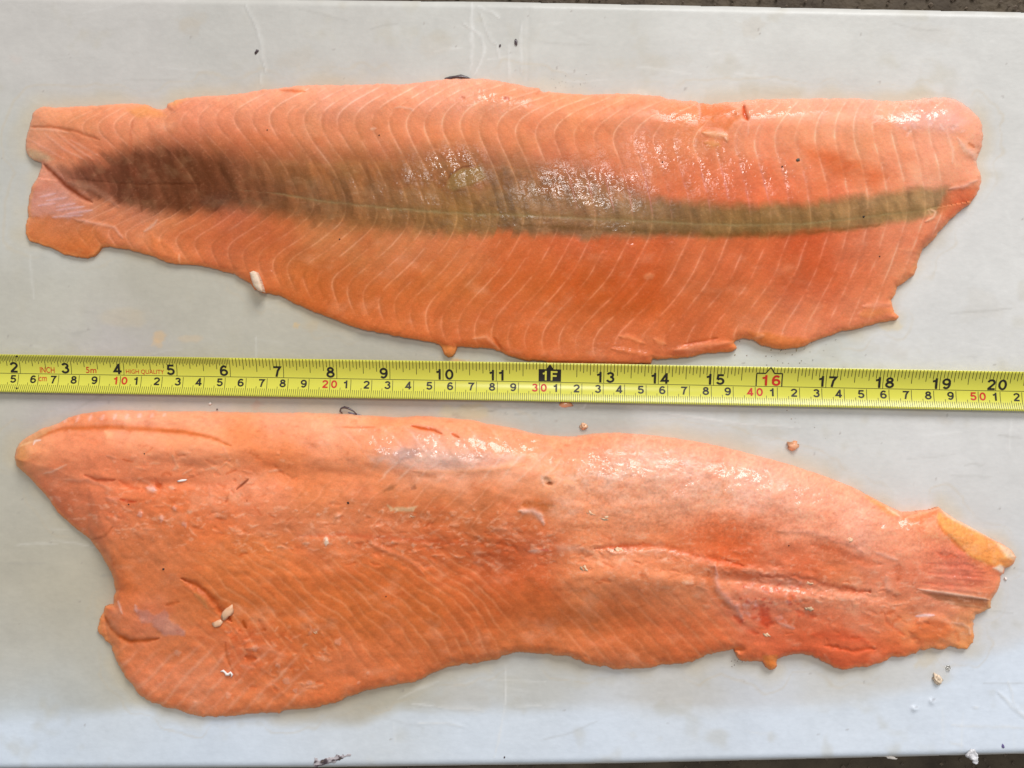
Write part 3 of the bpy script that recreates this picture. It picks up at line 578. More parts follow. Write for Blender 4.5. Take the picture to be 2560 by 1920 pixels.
    amp = np.clip(.12+.8*jit+1.0*fbm(U, V, 24, octv=3, off=12), 0, 1)*(1-.25*band)*(.55+.45*sstep(500, 900, U))
    fade = sstep(90, 260, U)*sstep(2420, 2330, U)*sstep(0, 14, d)
    lowf = np.where(V > vm, 1., 1.)
    bot = sstep(2., 1.85, t)
    wl = 1.55+.7*vnoise(num*3.1, V/35)
    line = np.exp(-(dl/wl)**2)*amp*fade*bot
    soft = np.exp(-(dl/9.)**2)*amp*fade*bot
    lt = np.clip(s.C*1.0+np.array((38,52,58))/255., 0, 1); ltb = np.clip(s.C+np.array((52,42,34))/255., 0, 1)
    lc = np.where(band[..., None] > .5, ltb, lt)
    kk = (line*.52+soft*.18)[..., None]; s.C = s.C*(1-kk)+lc*kk
    # darker flank on one side of every line: relief shading in the colour
    flank = np.exp(-((fr-.14)/.1)**2)*fade*(.4+.6*jit)*bot; s.C *= (1-.055*flank)[..., None]
    s.Z -= .00010*line; s.Z += .00016*np.sin(fr*np.pi)*fade*(1-.5*band)*bot
    bl_ = line*sstep(1330, 1450, U)*sstep(2060, 1950, U)*sstep(395, 430, V)*sstep(bl-40, bl-80, V); s.mix(bl_*.5, (175,95,105))
    # central seam
    s.stroke([p for p in mid if p[0] > 640], 11, (138,110,68), .42, -.2, rag=.4); s.stroke([p for p in mid if p[0] > 560], 3.0, (158,136,96), .6, -.15, rag=.9)
    s.stroke([(u, v+24) for u, v in mid if 1200 < u < 2250], 9, (96,66,30), .45, 0, rag=.6)
    s.stroke([(u, v-10) for u, v in mid if 160 < u < 520], 3, (70,30,18), .35, -.4, rag=1.3)
    # tail end
    s.stroke(fa((235,600),(300,670),(420,780),(520,850),(640,930)), 7, (112,48,28), .85, -1.3, rag=.4)
    s.stroke(fa((440,750),(640,800),(760,880),(860,960)), 8, (176,122,98), .7, .5)
    s.stroke(fa((860,970),(1000,1010),(1180,1060)), 18, (190,120,90), .5, .3)
    for a, b in [((250,912),(430,882)),((330,962),(500,932)),((330,992),(580,957)),((420,1022),(640,988)),((180,950),(330,930)),((200,880),(330,850)),((300,1050),(560,1030))]:
        s.stroke(fa(a, b), 3.4, (226,190,192), .75, .25, rag=.3)
    s.poly(fa((150,800),(420,820),(520,960),(640,1000),(500,1050),(130,1040),(110,920)), 9, (212,155,145), .38)
    s.poly(fa((110,1050),(480,1050),(640,1120),(760,1240),(600,1390),(500,1390),(90,1230)), 6, (200,108,54), .35, -.5, rag=2)
    s.stroke(fa((120,292),(330,297),(500,330),(700,400)), 4, (160,80,50), .6, -.8); s.stroke(fa((120,310),(330,316),(440,340)), 4, (232,175,150), .5, .4)
    s.poly(fa((90,480),(220,500),(320,560),(200,590),(90,550)), 8, (218,188,150), .65)
    for p in [((230,340),(400,480),(560,560)),((330,330),(500,470),(640,560)),((110,400),(260,480),(420,570)),((450,400),(600,480),(700,540))]:
        s.stroke(fa(*p), 3.2, (226,165,140), .6, .2)
    s.stroke(fa((480,1062),(640,1095),(820,1130),(860,1180),(900,1230)), 4, (228,165,140), .7, .6)
    s.stroke(fa((1070,1170),(1130,1130),(1190,1070)), 4, (230,175,150), .8, .6)
    s.poly(fa((1130,1200),(1260,1260),(1366,1352),(1372,1440),(1300,1400),(1180,1380),(1140,1290)), 5, (222,128,78), .7, 1.0)
    s.stroke(fa((1366,1352),(1370,1440)), 3, (236,170,130), .7)
    s.stroke(fa((1000,460),(990,700),(1060,1000)), 5, (88,38,24), .25, rag=.6)
    s.stroke(fa((980,240),(960,340),(960,520)), 5, (180,90,60), .35, rag=.6)
    s.poly(fa((930,150),(1100,100),(1200,150),(1250,190),(1000,215)), 8, (222,145,85), .6)
    s.poly(fa((1270,110),(1330,60),(1420,50),(1340,120)), 8, (228,158,88), .6)
    # dorsal edge details
    s.stroke(fb((60,150),(280,165)), 4, (205,95,50), .8, -.8); s.stroke(fb((1580,210),(1620,218)), 4, (180,75,45), .6, -.5); s.stroke(fb((1940,215),(1990,230)), 5, (170,60,35), .7, -.6)
    s.stroke(fb((1020,300),(1070,292),(1160,305),(1190,330)), 3, (232,180,155), .6, .3); s.stroke(fb((820,480),(870,470)), 4, (228,185,160), .7, .4)
    # oval patch on the band
    s.poly(fb((1460,960),(1490,860),(1600,800),(1760,800),(1800,900),(1640,960),(1520,1000)), 6, (148,122,72), .55, .4)
    s.stroke(fb((1470,900),(1500,850),(1600,795),(1720,780)), 2.6, (100,50,25), .7)
    # knife damage on the dorsal side
    s.poly(fc((1500,190),(1525,420),(1720,432),(1800,340),(1858,300),(1750,215),(1620,195)), 6, (208,104,54), .5, -1.6, rag=1.2)
    s.stroke(fc((1500,195),(1512,320)), 3.5, (236,178,165), .7, .5); s.stroke(fc((1872,215),(1880,280),(1905,340)), 5, (206,68,22), .95, -3, rag=.2)
    s.stroke(fc((1530,440),(1640,455),(1730,470),(1735,520)), 7, (232,178,135), .8, .9); s.stroke(fc((1550,520),(1680,550)), 11, (222,148,90), .8, .6)
    s.stroke(fc((1850,320),(1910,350),(1915,460)), 3, (238,180,155), .6, .3)
    s.poly(fd((480,450),(700,490),(900,560),(1190,690),(1100,800),(800,700),(560,560)), 22, (205,92,46), .6)
    # curl of tissue and folds at the head end
    s.stroke(fd((1560,985),(1605,1005),(1590,1050),(1520,1088)), 3.2, (236,185,150), .9, 1.0, rag=.2); s.stroke(fd((1540,990),(1570,1040)), 3, (225,170,130), .7, .6)
    s.stroke(fd((1700,340),(1755,490),(1745,600)), 4, (240,180,155), .7, .6); s.stroke(fd((1790,390),(1860,480),(1920,520),(1960,600)), 7, (242,190,170), .7, 1.2)
    s.stroke(fd((1880,430),(1930,470)), 4, (206,110,65), .6, -1); s.stroke(fd((1720,810),(1850,785),(1960,735)), 5, (244,185,165), .7, 1.0)
    s.poly(fd((1700,830),(1960,800),(1890,940),(1700,1060),(1620,1000)), 8, (228,110,70), .55, -.6)
    s.stroke(fd((1300,1320),(1460,1335)), 5, (230,150,110), .5, .4); s.stroke(fd((1400,1520),(1430,1440)), 6, (236,160,110), .5, .3)
    s.poly(fd((1250,200),(1500,170),(1700,150),(1900,240),(1760,330),(1480,310),(1280,290)), 14, (236,178,168), .45, .5)
    for k in range(14):
        a = random.Random(k); x = a.uniform(1250, 1880); y = a.uniform(90, 330); s.stroke(fd((x, y), (x+a.uniform(-50, 60), y+a.uniform(20, 60))), 4, (242,195,185), .5, a.uniform(-.5, .6))
    # ragged belly margin
    s.stroke(fe((510,690),(650,715),(760,735),(850,742)), 6, (226,130,80), .6, .9); s.stroke(fe((850,700),(1000,672),(1180,655)), 7, (232,140,98), .8, 1.2, rag=.3); s.stroke(fe((900,668),(1100,630)), 3, (170,65,25), .6, -.7)
    s.stroke(fe((545,618),(620,632),(690,662)), 5, (230,140,90), .8, .8); s.stroke(fe((740,640),(810,665)), 7, (232,145,95), .7, .9); s.stroke(fe((860,690),(1020,700)), 3.5, (236,150,105), .6, .3)
    s.poly(fe((1260,600),(1350,600),(1600,640),(1560,680),(1460,692),(1340,660)), 7, (215,122,62), .6, .5); s.stroke(fe((1290,640),(1350,612)), 6, (228,150,110), .7, .8)
    s.blob(1621, 691, 17, (222,140,95), .6, .3, ry=10); s.stroke(fe((1880,500),(1960,490),(2060,480)), 12, (225,140,82), .6, .6); s.stroke(fe((1900,455),(2060,440)), 7, (235,155,120), .6, .8)
    s.stroke(fb((1560,1520-40),(1680,1500-40)), 4, (200,90,40), .3); s.poly(q1((1865,1462),(1935,1465),(1925,1512),(1885,1512)), 3, (222,140,78), .8, -1.5)
    s.stroke(q1((2000,1435),(2060,1425),(2120,1490)), 4, (236,160,120), .6, .6); s.stroke(q1((2090,1430),(2122,1478)), 3, (175,70,30), .6, -.8)
    fib = fbm(U, V, 60, 6, rot=52, octv=3, off=80)*sstep(-30, 10, vm-V)+fbm(U, V, 60, 6, rot=-50, octv=3, off=81)*sstep(-10, 30, V-vm)
    s.C *= (1+.035*fib)[..., None]
    s.mix(sstep(.1, .8, fbm(U, V, 60, 40, octv=5, off=83))*(1-band)*.22, (240,178,148)); s.mix(sstep(.12, .8, fbm(U, V, 60, 40, octv=5, off=84))*(1-band)*.20, (194,90,48))
    # mottling, fine grain and moisture dapple
    g = fbm(U, V, 34, octv=4, off=21); g2 = fbm(U, V, 7, 4, octv=3, off=22)
    s.C *= (1+.045*g+.035*g2)[..., None]; s.C[..., 1] *= 1+.02*fbm(U, V, 60, off=23); s.mix(sstep(.3, .8, g2)*.16, (238,170,135)); 
    zones = [(1480,465,240,80,.62),(900,490,240,55,.75),(1120,420,120,60,.7),(1700,400,200,90,.6),(1900,440,180,80,.6),(1560,600,130,50,.7),(2010,760,130,70,.75),(2150,640,100,60,.5),(590,665,110,50,.7),(1230,240,120,40,.6),(1900,275,160,22,.8),(2330,290,110,60,1),(180,450,60,30,.5),(560,500,80,25,.5),(1600,880,200,30,.5),(2300,470,60,40,.5),(1700,280,80,40,.6),(2150,450,130,60,.5),(1250,560,250,40,.45)]
    wet = np.zeros(U.shape)
    for a, b, c, e, k in zones: wet = np.maximum(wet, k*np.exp(-(((U-a)/c)**2+((V-b)/e)**2)))
    wet = np.clip(wet*(1.05+.9*fbm(U, V, 45, 35, octv=3, off=31))+.12*fbm(U, V, 60, off=30), 0, 1)
    s.R[:] = .34-.22*sstep(.04, .75, wet)
    lump = fbm(U, V, 12, 8, octv=3, off=33); s.Z += .00012*lump*(.35+wet); s.Z += .0005*fbm(U, V, 90, 70, octv=2, off=34)
    # thickness
    hm = np.interp(U, [60,300,600,1000,1500,2000,2300,2440], [.0045,.0065,.009,.012,.013,.012,.010,.007])
    belly = .20+.80*sstep(-.05, 1, (vb-V)/np.maximum(vb-vt, 1)/.62)
    we = np.where(V < vm, 44., 14.)
    s.mix(sstep(11, 1, d)*sstep(-20, 40, V-vm)*.4, (236,160,96)); s.mix(sstep(9, 1, d)*sstep(20, -40, V-vm)*.25, (240,178,150))  # brighter rim: light through thin edges put into the colour
    prof = np.sqrt(np.clip(1-np.clip(1-d/(we*1.6), 0, 1)**2, 0, 1))
    s.Z += .0014 + hm*belly*prof
    tape_v = np.interp(U, [1100, 1660], [903, 913]); under = sstep(40, 2, tape_v-V); s.Z = np.minimum(s.Z, .0018*under+(1-under)*.05)
    s.Z = np.maximum(s.Z, .0005)
    o = make_mesh('salmon_fillet', s, d, FLESH)
    tag(o, 'upper salmon fillet with a brown and olive band along its middle', 'fish fillet', 'two raw salmon fillets')
    # fat piece on the belly rim
    f = Sheet(600, 680, 660, 760, 2.0); fo = cv(0,0,Q,(1056,1152),(1072,1146),(1088,1152),(1100,1180),(1110,1210),(1113,1236),(1090,1230),(1072,1210),(1062,1180))
    dd = sdf(f.U, f.V, fo); f.C[:] = np.array((220,196,172))/255.; f.C *= (1+.06*fbm(f.U, f.V, 8))[..., None]; f.R[:] = .35
    f.Z[:] = .0062+.0016*np.sqrt(np.clip(1-np.clip(1-dd/9., 0, 1)**2, 0, 1))+.0003*fbm(f.U, f.V, 9)
    fp = make_mesh('fat_scrap', f, dd, FLESH, parent=o)
    fp['label'] = 'white fat scrap on the lower rim of the fillet'
    return o, s
FIL1, S1 = build_fillet1()

#@FISH2
# ------------------------------------------------------------------ lower fillet
def build_fillet2():
    out = OUT2
    s = Sheet(20, 2560, 1010, 1810, 2.2); U, V = s.U, s.V
    d = sdf(U+(1.5+3.5*sstep(1400, 1600, V))*fbm(U, V, 16, octv=3, off=1), V+(1.5+3.5*sstep(1400, 1600, V))*fbm(U, V, 16, octv=3, off=2), out)
    S = [(60,1130,203,132,82),(55,1110,208,152,108),(120,1090,210,124,87),(200,1120,214,124,87),(200,1070,208,118,78),(350,1042,228,150,120),(500,1045,226,150,115),(700,1045,230,150,118),(850,1060,232,152,116),(1000,1065,228,130,85),(1150,1085,228,138,98),(1250,1105,228,133,93),
      (350,1110,216,130,90),(450,1110,214,127,86),(560,1110,214,130,86),(620,1130,198,102,52),(700,1130,196,102,53),(800,1100,222,145,108),(780,1170,192,100,55),(900,1150,205,115,70),(1000,1130,220,146,116),(1050,1150,206,160,142),(1150,1160,208,164,146),(1000,1195,185,98,52),(1150,1205,198,115,74),(1250,1165,214,148,112),
      (100,1180,197,102,66),(200,1190,200,102,64),(300,1180,207,108,70),(400,1190,206,110,72),(500,1180,210,120,80),(600,1190,210,125,90),(150,1240,182,88,55),(250,1240,192,97,62),(350,1250,196,94,52),(450,1260,195,88,42),(550,1240,208,120,84),(550,1290,192,85,38),(650,1240,205,120,84),(650,1290,187,97,56),(250,1320,178,92,56),(200,1290,182,90,56),(350,1340,178,90,50),(450,1350,187,92,47),(280,1400,182,97,52),(400,1400,172,94,54),(550,1400,186,94,44),(650,1400,188,92,40),(300,1460,182,80,32),(400,1450,180,90,46),(500,1480,175,84,37),(600,1480,177,84,34),(700,1500,180,84,34),(800,1480,182,84,32),
      (800,1240,187,100,54),(900,1250,180,100,61),(1000,1230,175,94,50),(1000,1290,177,90,51),(1100,1250,178,97,52),(1100,1300,168,80,37),(900,1310,182,94,52),(800,1300,190,107,66),(800,1350,196,102,61),(950,1350,190,90,50),(1100,1350,182,75,37),(1200,1250,182,97,54),(1200,1310,163,78,37),(1300,1260,192,107,64),(1300,1330,170,72,31),(1250,1380,168,60,27),(1350,1400,187,83,47),
      (800,1420,182,85,37),(950,1420,180,80,30),(1100,1420,177,77,32),(1250,1430,162,62,23),(1350,1450,163,65,23),(900,1520,174,80,30),(1050,1520,168,75,27),(1200,1520,163,68,25),(1350,1520,163,71,28),
      (1450,1430,202,117,72),(1500,1420,206,122,82),(1600,1430,208,126,86),(1700,1440,208,123,82),(1500,1490,190,100,52),(1600,1500,188,90,44),(1700,1500,205,112,67),(1800,1480,206,122,87),(1450,1560,163,77,32),(1550,1560,163,71,30),(1700,1570,173,75,37),(1800,1560,192,83,40),(1300,1600,172,84,40),(1450,1620,174,90,50),(1600,1620,168,78,37),(1400,1680,178,88,43),(1550,1680,178,91,52),(1700,1650,174,78,37),(1850,1620,180,80,40),
      (280,1560,188,97,52),(240,1600,198,128,73),(300,1600,183,87,42),(350,1560,184,106,78),(300,1680,202,107,67),(400,1620,188,94,47),(450,1560,183,100,57),(500,1620,183,83,37),(400,1700,206,114,80),(500,1680,206,122,86),(550,1720,202,112,72),(400,1760,192,97,47),(600,1640,183,78,37),(600,1780,192,97,52),(700,1650,183,83,37),(700,1730,192,97,52),(800,1580,177,82,34),(850,1660,187,94,52),(850,1740,190,90,44),(1000,1600,174,82,37),(1000,1680,192,92,47),(1150,1620,172,80,37),
      (1350,1115,225,135,95),(1450,1120,226,138,102),(1500,1090,228,135,95),(1600,1100,230,150,122),(1700,1130,228,146,114),(1800,1150,228,142,115),(1900,1190,230,154,130),(2000,1240,228,150,123),(2100,1270,228,146,115),(2200,1310,225,138,102),
      (1400,1190,215,142,98),(1450,1250,205,124,84),(1550,1170,220,156,130),(1650,1170,220,160,138),(1550,1230,202,125,88),(1650,1230,206,130,94),(1750,1190,218,160,142),(1780,1225,210,128,80),(1850,1220,218,156,134),(1750,1260,210,142,116),(1950,1290,215,134,103),(2050,1330,210,125,94),(2150,1330,218,152,134),(2250,1340,215,130,100),
      (1450,1310,202,113,70),(1550,1290,202,116,76),(1650,1300,205,128,92),(1750,1330,192,87,47),(1650,1345,192,92,47),(1800,1350,190,70,27),(1850,1390,183,65,27),(1900,1340,196,97,61),(1950,1370,187,87,54),(2050,1400,187,78,40),(2100,1430,190,97,56),(2200,1420,200,110,80),(2000,1450,182,66,31),(1950,1480,210,128,98),(2050,1490,214,138,108),(2150,1500,206,126,98),(1900,1500,208,120,90),(1950,1540,196,87,52),(1850,1540,205,105,78),(1900,1570,205,82,50),(2000,1550,205,96,56),(2100,1560,205,101,63),(2200,1540,205,115,80),(2000,1600,187,67,37),(2100,1600,192,72,40),(2050,1630,187,62,30),(2100,1660,200,72,37),(2250,1600,205,87,44),(2200,1650,197,74,40),(2330,1580,225,120,65),(2300,1560,225,130,80),(2400,1600,220,130,75),(2420,1620,216,132,72),
      (2300,1450,197,102,71),(2350,1420,205,97,66),(2430,1430,202,88,66),(2400,1460,192,106,88),(2350,1470,196,120,98),(2480,1450,210,106,66),(2400,1510,170,98,68),(2350,1520,187,116,86),(2450,1530,202,150,100),(2420,1550,206,126,67),(2300,1300,222,125,85),(2350,1290,225,130,90)]
    s.samples(S, 40, .33, (248, 168, 128)); lum = s.C.mean(-1, keepdims=True); s.C[:] = lum+(s.C-lum)*1.09+.022; mc = s.C[d > 0].mean(0); s.C[:] = mc+(s.C-mc)*1.08; s.C[..., 1] *= 1.02; s.C[..., 2] *= 1.05
    # chevron lines in the middle, slanting lines in the belly
    def fam(phase, period, reg, wid, col, a, dz=.15, off=0, spread=.14):
        fr, dl, num, gm = pad_lines(s, phase+13*fbm(U, V, 60, octv=4, off=off), period, None, wid)
        j = vnoise(num*5.1+off, V/45+num*.7); am = np.clip(.15+1.0*j+.5*fbm(U, V, 18, off=off+1), 0, 1)*reg
        k = np.exp(-(dl/wid)**2)*am; s.mix(k*a, col); s.C *= (1-.03*np.exp(-((fr-spread)/.12)**2)*reg)[..., None]  # also darkens one flank of each line as painted relief shading
        s.Z += dz*.5e-3*k+ .00012*np.sin(fr*np.pi)*reg
    box = lambda u0, u1, v0, v1, f=30: sstep(u0-f, u0+f, U)*sstep(u1+f, u1-f, U)*sstep(v0-f, v0+f, V)*sstep(v1+f, v1-f, V)
    # apex near v=1318, arms opening to the right
    ap = np.where(V < 1318, (1318-V)*.95, (V-1318)*1.15)
    fam(U-ap, 51, box(700, 1330, 1205, 1360, 26), 2.4, (234,162,124), .42, .12, 41)
    fam(U-.9*(V-1100)+0*U, 52, box(860, 1240, 1075, 1150, 22), 3.4, (238,190,170), .6, .25, 43)
    fam(U+1.0*(V-1150), 50, box(930, 1420, 1130, 1200, 20), 3.2, (232,190,165), .55, .2, 44)
    ph = U-1.55*(V-1380)*np.clip(1-(V-1380)/900, .4, 1)+22*fbm(U, V, 120, octv=2, off=85)
    fam(ph, 38, box(480, 1260, 1385, 1660, 50), 3.2, (232,154,108), .55, .12, 45)
    fam(U-.95*(V-1400), 40, box(1400, 1860, 1450, 1690, 45), 4, (230,150,108), .50, .12, 46)
    fam(U+.95*(V-1650), 46, box(270, 760, 1620, 1790, 35), 5, (236,168,136), .5, .12, 47)
    fam(U-.8*(V-1280), 36, box(150, 480, 1270, 1400, 30), 4, (200,122,84), .35, .1, 48)
    fam((V-1040)*2.2-(U-1500)*.9, 17, sstep(14, 40, d)*box(1480, 2250, 1080, 1330, 20)*sstep(80, 20, V-np.interp(U, [1450,1800,2000,2200], [1095,1130,1190,1280])), 3, (240,185,165), .35, .12, 49)
    r7 = np.random.RandomState(77)
    for i in range(560):                     # torn fibres and flakes left by the knife
        if i < 300: u = r7.uniform(560, 2250); v = np.interp(u, [560, 1000, 1400, 1900, 2250], [1345, 1350, 1380, 1440, 1500])+r7.normal(0, 34); an = r7.normal(.05, .35)
        elif i < 430: u = r7.uniform(250, 720); v = r7.uniform(1120, 1330); an = r7.normal(.15, .4)
        elif i < 500: u = r7.uniform(560, 820); v = r7.uniform(1570, 1720); an = r7.uniform(-1, 1)
        else: u = r7.uniform(1850, 2400); v = r7.uniform(1480, 1660); an = r7.normal(.2, .5)
        ln = r7.uniform(8, 34); k = r7.rand()
        s.stroke([(u, v), (u+ln*.5*math.cos(an), v+ln*.5*math.sin(an)+r7.normal(0, 2.5)), (u+ln*math.cos(an), v+ln*math.sin(an))], r7.uniform(2.2, 5), (242,190,160) if k < .6 else (192,84,44), r7.uniform(.2, .5), r7.uniform(.1, .6) if k < .6 else r7.uniform(-.8, -.2), rag=1.)
    # grooves, slits and rims
    s.stroke(ga((180,300),(300,235),(420,195),(800,182),(1100,200),(1400,222),(1600,262),(1760,330)), 7, (192,96,48), .8, -1.2, rag=.2)
    s.stroke(ga((400,190),(600,140),(900,120)), 9, (224,140,100), .3, .5)
    for x in range(440, 1250, 98): s.stroke(ga((x, 150-(x-440)*.07),(x+24, 92-(x-440)*.03)), 5, (240,196,190), .6, .4, rag=.4)
    s.poly(ga((70,345),(120,290),(230,220),(400,150),(300,240),(200,290)), 4, (206,148,104), .75, -1.0, rag=.5); s.stroke(ga((75,340),(150,312),(210,290)), 2.5, (238,185,140), .8, .5, rag=.2)
    s.stroke(ga((200,320),(215,290),(260,285)), 3, (240,215,205), .9, .5, rag=.2)
    s.poly(ga((60,350),(130,330),(150,420),(100,520),(60,470)), 9, (202,136,78), .5)
    for p, w_, c, a, z in [(((280,548),(340,540),(470,475)),3,(236,185,160),.7,.4),(((600,560),(700,600),(850,602)),4,(168,62,34),.7,-.9),(((870,600),(960,650),(1040,670)),5,(180,72,40),.5,-.6),
            (((440,600),(600,600),(780,650)),5,(226,150,120),.5,.5),(((770,740),(820,755),(880,742)),5,(228,140,110),.7,.5),(((880,752),(950,770),(1015,772)),3.5,(180,55,30),.8,-.7),
            (((330,730),(350,765)),4,(236,190,175),.6,.3),(((370,725),(420,775)),4,(230,165,145),.6,.3),(((1170,650),(1210,630)),9,(170,65,28),.7,-1.0),(((1090,660),(1165,680)),7,(234,190,180),.8,.8),
            (((1270,655),(1310,670)),6,(236,190,165),.6,.5),(((1800,680),(1850,640),(1900,595)),3,(110,45,25),.85,-1.2),(((1690,310),(1730,400),(1760,460)),3,(230,155,120),.6,.3),
            (((1590,640),(1600,800)),7,(222,145,112),.5,.6),(((1720,780),(1740,720)),3,(160,80,50),.5,-.4),(((1740,740),(1850,720)),14,(226,160,125),.6,.8),(((1880,770),(1890,762)),3,(140,60,35),.7,-.3),
            (((650,1070),(760,1050),(830,970)),4,(150,72,42),.45,-.6),(((1000,1020),(1070,1080)),4,(150,75,45),.4,-.5),(((760,215),(800,240),(780,275)),7,(236,180,135),.7,.5),(((480,200),(490,235)),3,(236,170,140),.6,.3)]:
        s.stroke(ga(*p), w_, c, a, z, rag=.5)
    for x, y in ((1045,875),(1210,905),(1385,950),(1320,830),(1150,670)):
        u, v = ga((x, y))[0]; s.blob(u, v, 6, (224,176,170), .5, .6, ry=8, rag=1.)
    s.stroke(gb((735,150),(790,175),(850,205),(930,260),(1000,330),(1070,420),(1135,480)), 7, (160,64,28), .8, -2.6, rag=.8)
    s.stroke(gb((760,200),(850,240),(930,300),(1000,380)), 8, (206,112,72), .6, .8)
    s.stroke(gb((840,260),(900,310),(950,380)), 6, (222,150,92), .6, .8); s.stroke(gb((1220,480),(1250,540)), 5, (152,62,24), .7, -.8); s.stroke(gb((1345,475),(1400,560)), 6, (152,58,22), .7, -.9)
    s.stroke(gb((130,440),(180,530),(250,600),(330,640),(440,638),(560,620)), 6, (146,62,24), .75, -1.6, rag=.3)
    s.poly(gb((150,380),(240,330),(300,420),(440,480),(450,560),(330,620),(240,570),(160,470)), 8, (206,118,82), .5, 1.2)
    s.poly(gb((370,390),(470,400),(530,440),(600,390),(660,480),(770,560),(770,600),(590,590),(500,500),(430,500)), 4, (190,132,118), .75, .4)
    s.stroke(gb((235,320),(250,370),(275,430)), 3, (226,180,165), .8, .5); s.stroke(gb((370,350),(390,420)), 4, (220,170,160), .7, .4)
    s.stroke(gb((1080,650),(1095,760),(1130,850)), 4, (165,75,35), .5, -.6); s.stroke(gb((1240,760),(1330,780)), 8, (165,60,22), .7, -1.); s.stroke(gb((610,360),(720,330)), 5, (155,68,30), .5, -.6)
    s.stroke(gb((1250,700),(1420,690),(1540,760),(1480,850)), 7, (226,145,108), .55, .7); s.stroke(gb((1200,830),(1320,860)), 6, (214,140,110), .5, .5)
    for x, y, r in ((1500,835,7),(1790,560,12),(1975,650,12),(700,720,10),(1320,700,9),(1110,1075,8),(845,1130,7),(1570,960,9),(1750,970,6),(1640,1030,6),(2210,900,5),(2140,970,4)):
        u, v = gb((x, y))[0]; s.blob(u, v, r, (228,165,140), .5, .3, rag=1)
    # crystals along the bone rows
    for x in (125,270,430,610,780,950,1120,1320,1500,1700,2050,2150,2180):
        u, v = gc((x, 1085+random.Random(x).uniform(-14, 14)+(x-125)*.025))[0]; s.blob(u, v, random.Random(x).uniform(3.5, 6.5), (226,180,152), random.Random(x+1).uniform(.25, .7), .35, ry=random.Random(x+2).uniform(3, 6), rag=1.3)
    s.blob(*gc((430,1080))[0], 6, (232,205,182), .9, .6, ry=11, rag=1.)
    for x in (190,360,520,685,865,980,1105,1230,1420,1600,1780,1960,2120):
        u, v = gc((x, 855+random.Random(x).uniform(-22, 22)))[0]; s.blob(u, v, random.Random(x).uniform(3.5, 6.5), (224,178,150), random.Random(x+1).uniform(.25, .65), .35, rag=1.3)
    s.poly(gc((910,790),(960,830),(1020,820),(1150,810),(1120,850),(1000,850),(930,840)), 3, (214,182,142), .75, .3)
    s.stroke(gc((200,1045),(560,1030),(1200,1080),(1700,1110)), 6, (196,84,50), .4, -.4)
    s.stroke(gc((780,1110),(900,1165),(1050,1215),(1150,1280),(1200,1350)), 5, (216,135,98), .65, .7)
    s.stroke(gc((1100,172),(1180,192),(1280,205),(1345,240)), 4, (196,74,26), .9, -1.8, rag=.2); s.stroke(gc((1415,232),(1480,265)), 3.5, (190,72,26), .85, -1.2, rag=.2)
    s.stroke(gc((500,175),(800,170),(1080,165)), 5, (236,155,112), .5, .8); s.stroke(gc((540,185),(830,185)), 2.6, (214,105,62), .6, -.4)
    s.poly(gc((790,440),(1000,340),(1500,400),(1850,400),(1980,430),(1700,500),(1300,525),(1000,500)), 16, (206,168,158), .45)
    s.poly(gc((960,400),(1050,350),(1180,370),(1120,430),(1010,440)), 7, (165,128,120), .55); s.stroke(gc((830,395),(900,345)), 6, (180,140,130), .4)
    s.poly(gc((885,690),(930,640),(990,640),(950,680)), 4, (150,92,58), .6, -.4); s.poly(gc((1100,660),(1130,640),(1145,665),(1110,680)), 3, (140,85,60), .6)
    s.stroke(gc((1120,530),(1400,540),(1700,520),(2000,480)), 6, (230,150,105), .55, .8); s.stroke(gc((1150,570),(1300,580)), 6, (160,78,40), .4, -.5)
    s.blob(*gc((2170,600))[0], 9, (120,62,34), .6, -1.2, ry=6); s.stroke(gc((2130,560),(2150,640)), 5, (225,190,170), .6, .5)
    s.poly(gc((2000,800),(2140,760),(2212,800),(2190,860),(2060,850)), 8, (160,72,28), .6)
    s.stroke(gc((1970,860),(2060,840),(2120,870),(2150,960)), 6, (226,170,152), .6, .7)
    # right half
    s.stroke(gd((0,690),(90,680),(150,730),(190,780)), 8, (226,182,168), .7, 1.0); s.stroke(gd((20,640),(130,625),(260,650)), 14, (172,82,30), .6, -1.)
    s.stroke(gd((270,300),(330,310),(310,370),(250,400)), 3.2, (236,180,138), .7, .3); s.stroke(gd((60,380),(110,330),(150,310)), 3.4, (232,172,130), .6, .3); s.stroke(gd((190,400),(215,440),(245,470)), 8, (214,170,135), .6, .7)
    s.blob(*gd((235,468))[0], 10, (118,52,20), .8, -1.8, ry=5); s.stroke(gd((340,480),(420,500),(480,540)), 8, (226,160,128), .5, .5)
    s.stroke(gd((590,985),(760,970),(950,965),(1150,960),(1300,1010),(1600,1080),(1760,1120)), 7, (190,68,30), .6, -1.6, rag=.9)
    s.stroke(gd((60,1000),(160,1000),(250,995)), 4.5, (224,178,160), .75, .5, rag=.9); s.stroke(gd((160,993),(230,998)), 2.6, (190,50,40), .7)
    s.poly(gd((280,960),(370,950),(470,960),(560,1000),(400,1020),(300,1000)), 8, (224,165,138), .55, .5)
    s.stroke(gd((640,1005),(800,1005),(960,1000),(1120,1010),(1300,1040),(1450,1085),(1560,1130),(1780,1150),(2000,1190),(2212,1230)), 9, (230,165,140), .55, 1.2, rag=1.4)
    s.stroke(ge((0,790),(300,808),(480,850),(640,890),(800,925),(910,935)), 8, (178,64,32), .65, -2.0, rag=.9)
    s.stroke(ge((0,830),(300,850),(560,910),(760,980),(880,990)), 12, (228,165,138), .5, 1.2, rag=.8)
    s.stroke(ge((150,420),(420,430),(600,490),(780,540),(860,600)), 6, (226,150,128), .55, .6, rag=.9); s.stroke(ge((420,540),(640,580),(760,650),(1000,700)), 12, (190,80,44), .45, -.9)
